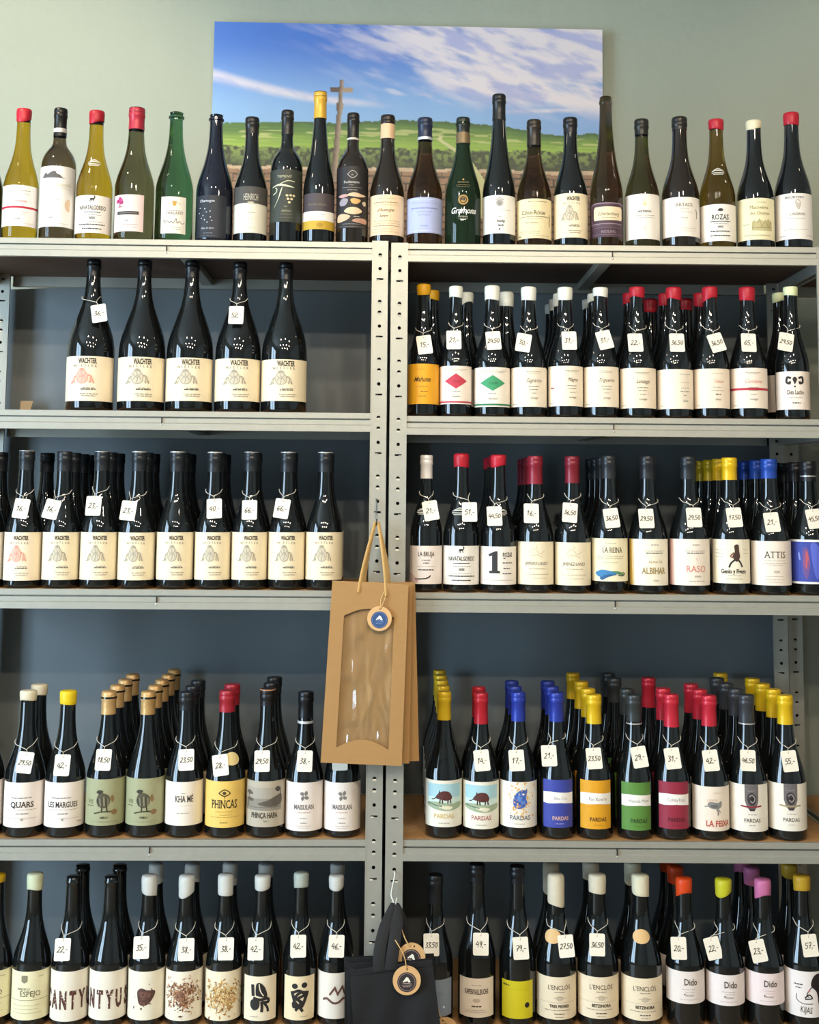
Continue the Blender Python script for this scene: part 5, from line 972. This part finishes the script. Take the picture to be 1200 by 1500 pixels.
def kraft_bag(loc, rot, label, detail=True, group='stacked kraft paper bags', hookx=0):
    root = tag(empty('kraft_bag', loc, (0, rot, 0)), label, 'paper bag', group)
    hw = lambda t: (BW+(BWB-BW)*t)/2
    N = 40
    def outer(i):
        t = i/N*4; s = int(t); q = t-s
        c = [(-1, 0), (1, 0), (1, 1), (-1, 1)]; a, b = c[s % 4], c[(s+1) % 4]
        sx_, tz = a[0]+(b[0]-a[0])*q, a[1]+(b[1]-a[1])*q; return (sx_*hw(tz), -tz*BH)
    def inner(i):
        t = i/N*4; s = int(t); q = t-s; l, r, tp, bt = -.64, .66, .19, .915
        if s == 0: X, Z = l+(r-l)*q, tp-.045*math.sin(math.pi*q)
        elif s == 1: X, Z = r, tp+(bt-tp)*q
        elif s == 2: X, Z = r+(l-r)*q, bt-.05*math.sin(math.pi*q)
        else: X, Z = l, bt+(tp-bt)*q
        return (X*hw(Z), -Z*BH)
    dp = .010 if detail else .006
    g = G()
    o_ = [outer(i) for i in range(N)]; i_ = [inner(i) for i in range(N)]
    v = [(x, 0, z) for x, z in o_]+[(x, 0, z) for x, z in i_]+[(x, .0006, z) for x, z in o_]+[(x, .0006, z) for x, z in i_]
    f = []
    for k in range(N):
        n = (k+1) % N; f += [(k, n, N+n, N+k)[::-1], (2*N+k, 2*N+n, 3*N+n, 3*N+k), (N+k, N+n, 3*N+n, 3*N+k)[::-1], (k, n, 2*N+n, 2*N+k)]
    g.add(v, f); fp = obj('front_panel', g.mesh('front_panel', m_kraft), root)
    # back panel and folded side gussets
    g = G(); g.add([(-hw(0), dp, 0), (hw(0), dp, 0), (hw(1), dp, -BH), (-hw(1), dp, -BH)], [(0, 1, 2, 3)]); g.add([(-hw(0), dp-.0006, 0), (hw(0), dp-.0006, 0), (hw(1), dp-.0006, -BH), (-hw(1), dp-.0006, -BH)], [(3, 2, 1, 0)])
    obj('back_panel', g.mesh('back_panel', m_kraft_in), root)
    for sd in (-1, 1):
        g = G(); a, b, c = (sd*hw(0), .0003), (sd*(hw(0)-.018), dp/2), (sd*hw(0), dp-.0003)
        w1 = hw(1)-hw(0)
        g.add([(a[0], a[1], 0), (b[0], b[1], 0), (c[0], c[1], 0), (a[0]+sd*w1, a[1], -BH), (b[0]+sd*w1, b[1], -BH), (c[0]+sd*w1, c[1], -BH)], [(0, 1, 4, 3), (1, 2, 5, 4)])
        obj('side_gusset', g.mesh('side_gusset', m_kraft), root)
    g = G(); g.add([(-hw(1), 0, -BH), (hw(1), 0, -BH), (hw(1), dp, -BH), (-hw(1), dp, -BH)], [(0, 1, 2, 3)]); obj('bottom', g.mesh('bottom', m_kraft), root)
    # wrinkled clear film behind the window
    nx, nz_ = 26, 60; g = G(); v = []
    for j in range(nz_+1):
        for i in range(nx+1):
            a, b = i/nx, j/nz_; X = (-.68+1.4*a)*hw(.5); Z = -(.14+.80*b)*BH
            ed = min(1, 4*a, 4*(1-a), 6*b, 6*(1-b))
            y = .0016+ed*(.0034+.0024*math.sin(9*a+5*b*b+2*math.sin(6*b))+.0014*math.sin(21*b+7*a)+.0012*math.sin(30*a-9*b))
            v.append((X, min(max(y, .0012), dp*.55) if detail else .002, Z))
    f = [(j*(nx+1)+i, (j+1)*(nx+1)+i, (j+1)*(nx+1)+i+1, j*(nx+1)+i+1) for j in range(nz_) for i in range(nx)]
    g.add(v, f)
    obj('clear_film', g.mesh('clear_film', m_film, True), root)
    return root
hook = hit(552, 764, -.03, 'L')
HX, HZ = hook[0], hook[2]
def cord_handle(root, pts_w, r=.0034, name='handle'):
    g = G(); inv = root.matrix_basis.inverted(); g.tube([inv @ Vector(p) for p in pts_w], r, 7, flat=.55)
    obj(name, smooth_auto(g.mesh(name, m_cord), 60), root)
bags = []
for i, (tx, ty, bx, by, y, lb) in enumerate((((488+597.4)/2, 853.5, (471+588.4)/2, 1109.5, -.052, 'front kraft bag with clear window and round blue wooden tag'),
                                      (549, 853, 541, 1109, -.030, 'second kraft bag squeezed behind the bag with the wooden tag'),
                                      (553, 853.5, 555.5, 1111, -.014, 'rearmost kraft bag sticking out beside the post'))):
    T, Bt = hit(tx, ty, y, 'L'), hit(bx, by, y, 'L')
    rot = math.atan2(T[0]-Bt[0], T[2]-Bt[2])
    b = kraft_bag((T[0], y, T[2]), rot, lb, detail=(i == 0)); bpy.context.view_layer.update(); bags.append(b)
    if i == 0: xs = (525, 566); ye = (868, 873)
    elif i == 1: xs = (531, 568); ye = (853, 853)
    else: xs = (534, 571); ye = (854, 854)
    for sd, (px_, py_) in zip((-1, 1), zip(xs, ye)):
        yy = y-.002 if i == 0 else y+.004
        e = hit(px_, py_, yy, 'L'); s = (HX+sd*.0035, -.030-.004*(1-i), HZ-.001)
        pts = bez(s, (HX+sd*.006, -.034, HZ-.02), (HX+(e[0]-HX)*.55+sd*.006, (yy-.03)/2, HZ+(e[2]-HZ)*.5), tuple(e), 12)
        if i == 0: cord_handle(b, pts, .0047)
        else: cord_handle(b, pts, .0040)
# S hook
def wire(name, pts, r, m, label, loc):
    g = G(); g.tube([Vector(p)-Vector(loc) for p in pts], r, 8); return tag(obj(name, smooth_auto(g.mesh(name, m), 60), None, loc), label, 'hook', 'wire hooks on the posts')
hh = hit(551.5, 732, 0, 'L')
pts = spline([(hh[0]-.003, .006, hh[2]-.001), (hh[0], -.002, hh[2]+.001), (hh[0]+.001, -.008, hh[2]-.006), (hh[0], -.009, hh[2]-.03), (HX, -.014, HZ-.001), (HX, -.026, HZ-.0085), (HX, -.04, HZ-.004), (HX, -.045, HZ+.006)], 5)
wire('s_hook', pts, .0014, m_wire, 'dark steel S hook carrying the kraft bags', (hh[0], 0, hh[2]))
def emblem(root, r, disc, sub, y0):
    "round seal with a two-peaked mountain"
    P = [('e', disc, 0, 0, .68, .68, 32), ('e', sub, 0, 0, .60, .60, 32), ('e', disc, 0, 0, .57, .57, 32),
         ('p', 'f4efdd', [(-.30, .0), (-.02, .36), (.10, .30), (.28, .0), (.12, -.02), (.02, .10), (-.06, .02), (-.12, .06), (-.2, -.02)]),
         ('p', sub, [(-.40, -.12), (-.1, -.05), (.2, -.06), (.42, -.16), (.2, -.14), (-.1, -.12)]), ('l', 0, -.24, .7, .03, sub), ('m', 0, -.34, .5, .05, sub)]
    me = print_mesh('emblem', P, r, r, curved=False)
    return me
def wood_tag(loc, r, disc, sub, label, rotz=0, roty=0, string=None):
    root = tag(empty('wooden_tag', loc, (0, roty, rotz)), label, 'wooden tag', 'round wooden tags on the bags')
    N = 36; hz = r*.78; v = []; f = []
    out = [(r*math.cos(2*math.pi*k/N), r*math.sin(2*math.pi*k/N)) for k in range(N)]
    inn = [(r*.065*math.cos(2*math.pi*k/N), hz+r*.065*math.sin(2*math.pi*k/N)) for k in range(N)]
    for y in (-.0014, .0014): v += [(x, y, z) for x, z in out]+[(x, y, z) for x, z in inn]
    for k in range(N):
        n = (k+1) % N; f += [(k, N+k, N+n, n), (2*N+k, 2*N+n, 3*N+n, 3*N+k), (k, n, 2*N+n, 2*N+k), (N+k, 3*N+k, 3*N+n, N+n)]
    d = obj('disc', mesh('disc', v, f, m_wood), root)
    me = emblem(root, r, disc, sub, 0); e = obj('emblem', me, d, (0, -.0013, -.1*r))
    if string:
        bpy.context.view_layer.update(); inv = root.matrix_world.inverted(); g = G()
        for st in string: g.tube([inv @ Vector(p) for p in st], .0011, 6)
        obj('string', smooth_auto(g.mesh('string', m_cord), 60), root)
    return root
ty = -.0575
c = hit(556, 906, ty, 'L'); r = 18*abs(hit(566, 906, ty)[0]-hit(556, 906, ty)[0])/10
a0 = hit(563.5, 866, ty+.002); a1 = hit(561, 878, ty-.001); hl = (c[0]+.002, ty-.0025, c[2]+r*.8)
wood_tag((c[0], ty, c[2]), r, '33507f', '6c84ac', 'round wooden tag with blue mountain seal hanging on the kraft bag', .0, .05,
         [spline([tuple(a0), (a1[0]-.004, ty-.001, a1[2]), hl, (hl[0], ty+.003, hl[2])], 4), spline([(a0[0]+.003, a0[1], a0[2]+.002), (a1[0]+.004, ty-.001, a1[2]), hl], 4)])

# black bags
def black_bag(tl, tr, y, depth, label, drop=.3):
    "flat black carrier bag with folded rim; tl, tr = top corners"
    T0, T1 = Vector(tl), Vector(tr); w = (T1-T0).length; ang = -math.atan2(T1.z-T0.z, T1.x-T0.x)
    root = tag(empty('black_bag', T0, (0, ang, 0)), label, 'carrier bag', 'black carrier bags')
    nx, nz_ = 18, 16; v = []
    for j in range(nz_+1):
        for i in range(nx+1):
            a, b = i/nx, j/nz_; k = min(1, 3*b)
            v.append((w*(-.0+a)+.012*b*(a-.5), -k*(.003*math.sin(7*a+1)+.002*math.sin(15*a+6*b))-.004*k, -drop*b))
    f = [(j*(nx+1)+i, (j+1)*(nx+1)+i, (j+1)*(nx+1)+i+1, j*(nx+1)+i+1) for j in range(nz_) for i in range(nx)]
    m_ = len(v); v2 = [(x, depth, z) for x, y_, z in v]; g = G(); g.add(v, f); obj('front_panel', g.mesh('front_panel', m_blackp, True), root)
    g = G(); g.add(v2, [q[::-1] for q in f]); obj('back_panel', g.mesh('back_panel', m_blackp), root)
    for i0 in (0, nx):
        g = G(); vs = []
        for j in range(nz_+1):
            p, q = v[j*(nx+1)+i0], v2[j*(nx+1)+i0]; s_ = 1 if i0 == 0 else -1
            vs += [p, ((p[0]+s_*.012), (p[1]+q[1])/2, p[2]), q]
        g.add(vs, [(3*j+a, 3*j+a+1, 3*j+a+4, 3*j+a+3) for j in range(nz_) for a in (0, 1)]); obj('side_gusset', g.mesh('side_gusset', m_blackp), root)
    g = G(); g.bevbox(0, w, -.0022, .0006, -.012, .0005, .0006); obj('rim', g.mesh('rim', m_blackp), root)
    return root
hk = hit(577.5, 1277, 0, 'R'); hb = hit(578, 1320, -.04, 'R')
pts = spline([(hk[0]+.001, .006, hk[2]), (hk[0], -.003, hk[2]+.001), (hk[0]+.001, -.010, hk[2]-.006), (hk[0]-.006, -.016, hk[2]-.04), (hb[0]-.004, -.022, hb[2]-.004), (hb[0], -.032, hb[2]-.010), (hb[0]+.002, -.042, hb[2]-.004), (hb[0]+.004, -.046, hb[2]+.008)], 5)
wire('wire_hook', pts, .0016, m_wire2, 'pale wire hook carrying the black bags', (hk[0], 0, hk[2]))
bb = []
for i, (a, b, y, dp, lb) in enumerate((((512, 1421), (633, 1406), -.092, .012, 'front black bag with the fully visible wooden tag'), ((507, 1412), (630, 1404), -.068, .010, 'second black bag pressed behind the front black bag'), ((505, 1404), (636, 1399), -.046, .010, 'rearmost black bag close to the galvanised posts'))):
    A, Bq = hit(a[0], a[1], y, 'L'), hit(b[0], b[1], y, 'L'); r_ = black_bag(tuple(A), tuple(Bq), y, dp, lb, .26); bb.append((r_, A, Bq, y))
bpy.context.view_layer.update()
for i, (r_, A, Bq, y) in enumerate(bb):
    inv = r_.matrix_world.inverted()
    for n_, (fa, fb) in enumerate((((.36, .43, .48)[i], 0), ((.50, .56, .64)[i], 0))):
        g = G(); e0 = Vector(A).lerp(Vector(Bq), fa); s = Vector((hb[0]+(n_-.5)*.006, -.034-.003*(2-i), hb[2]-.006)); e0.y = y+(.002 if i else -.003)
        pts = bez(s, (s.x+(n_-.5)*.016, s.y-.004, s.z-.02), (e0.x+(n_-.5)*.012, e0.y+.004, e0.z+.05), (e0.x, e0.y, e0.z-.008), 12)
        rr_ = [.008 if k < 3 else .0125 for k in range(13)]
        # flat ribbon handle
        g = G(); vs = []
        for k, p in enumerate(pts):
            p = Vector(p); w_ = .006+.0065*min(1, k/5)
            for dx, dy in ((-w_, 0), (0, -.0035), (w_, 0), (0, .0015)): vs.append(inv @ Vector((p.x+dx, p.y+dy, p.z)))
        g.add(vs, [(4*k+a, 4*k+(a+1) % 4, 4*k+4+(a+1) % 4, 4*k+4+a) for k in range(12) for a in range(4)])
        obj('handle', smooth_auto(g.mesh('handle', m_blackp), 60), r_)
pmm = abs(hit(606, 1435, -.1)[0]-hit(596, 1435, -.1)[0])/10
t1 = -.106; c = hit(596, 1436, t1); r = 20.5*pmm; s0, s1 = hit(579, 1377, t1+.012), hit(592, 1400, t1)
wood_tag((c[0], t1, c[2]), r, '352b2c', 'a58f86', 'round wooden tag with brown mountain seal in front of the black bags', 0, 0, [spline([tuple(s0), tuple(s1), (c[0]-.001, t1-.003, c[2]+r*.8), (c[0]-.001, t1+.002, c[2]+r*.76)], 4)])
t2 = -.076; c = hit(603, 1402, t2); s0, s1 = hit(588, 1360, t2+.02), hit(594, 1376, t2)
wood_tag((c[0], t2, c[2]), r, '352b2c', 'a58f86', 'round wooden tag half hidden behind the front black bag rim', 0, .25, [spline([tuple(s0), tuple(s1), (c[0]-.004, t2-.003, c[2]+r*.8), (c[0]-.004, t2+.002, c[2]+r*.76)], 4)])
t3 = -.03; c = hit(652, 1511, t3)
wood_tag((c[0], t3, c[2]), r*1.0, '352b2c', 'a58f86', 'round wooden tag peeking out beside the black bags low down', 0, -.2, [spline([tuple(hit(640, 1470, t3+.004)), tuple(hit(645, 1488, t3)), (c[0], t3-.003, c[2]+r*.8), (c[0], t3+.002, c[2]+r*.76)], 4)])
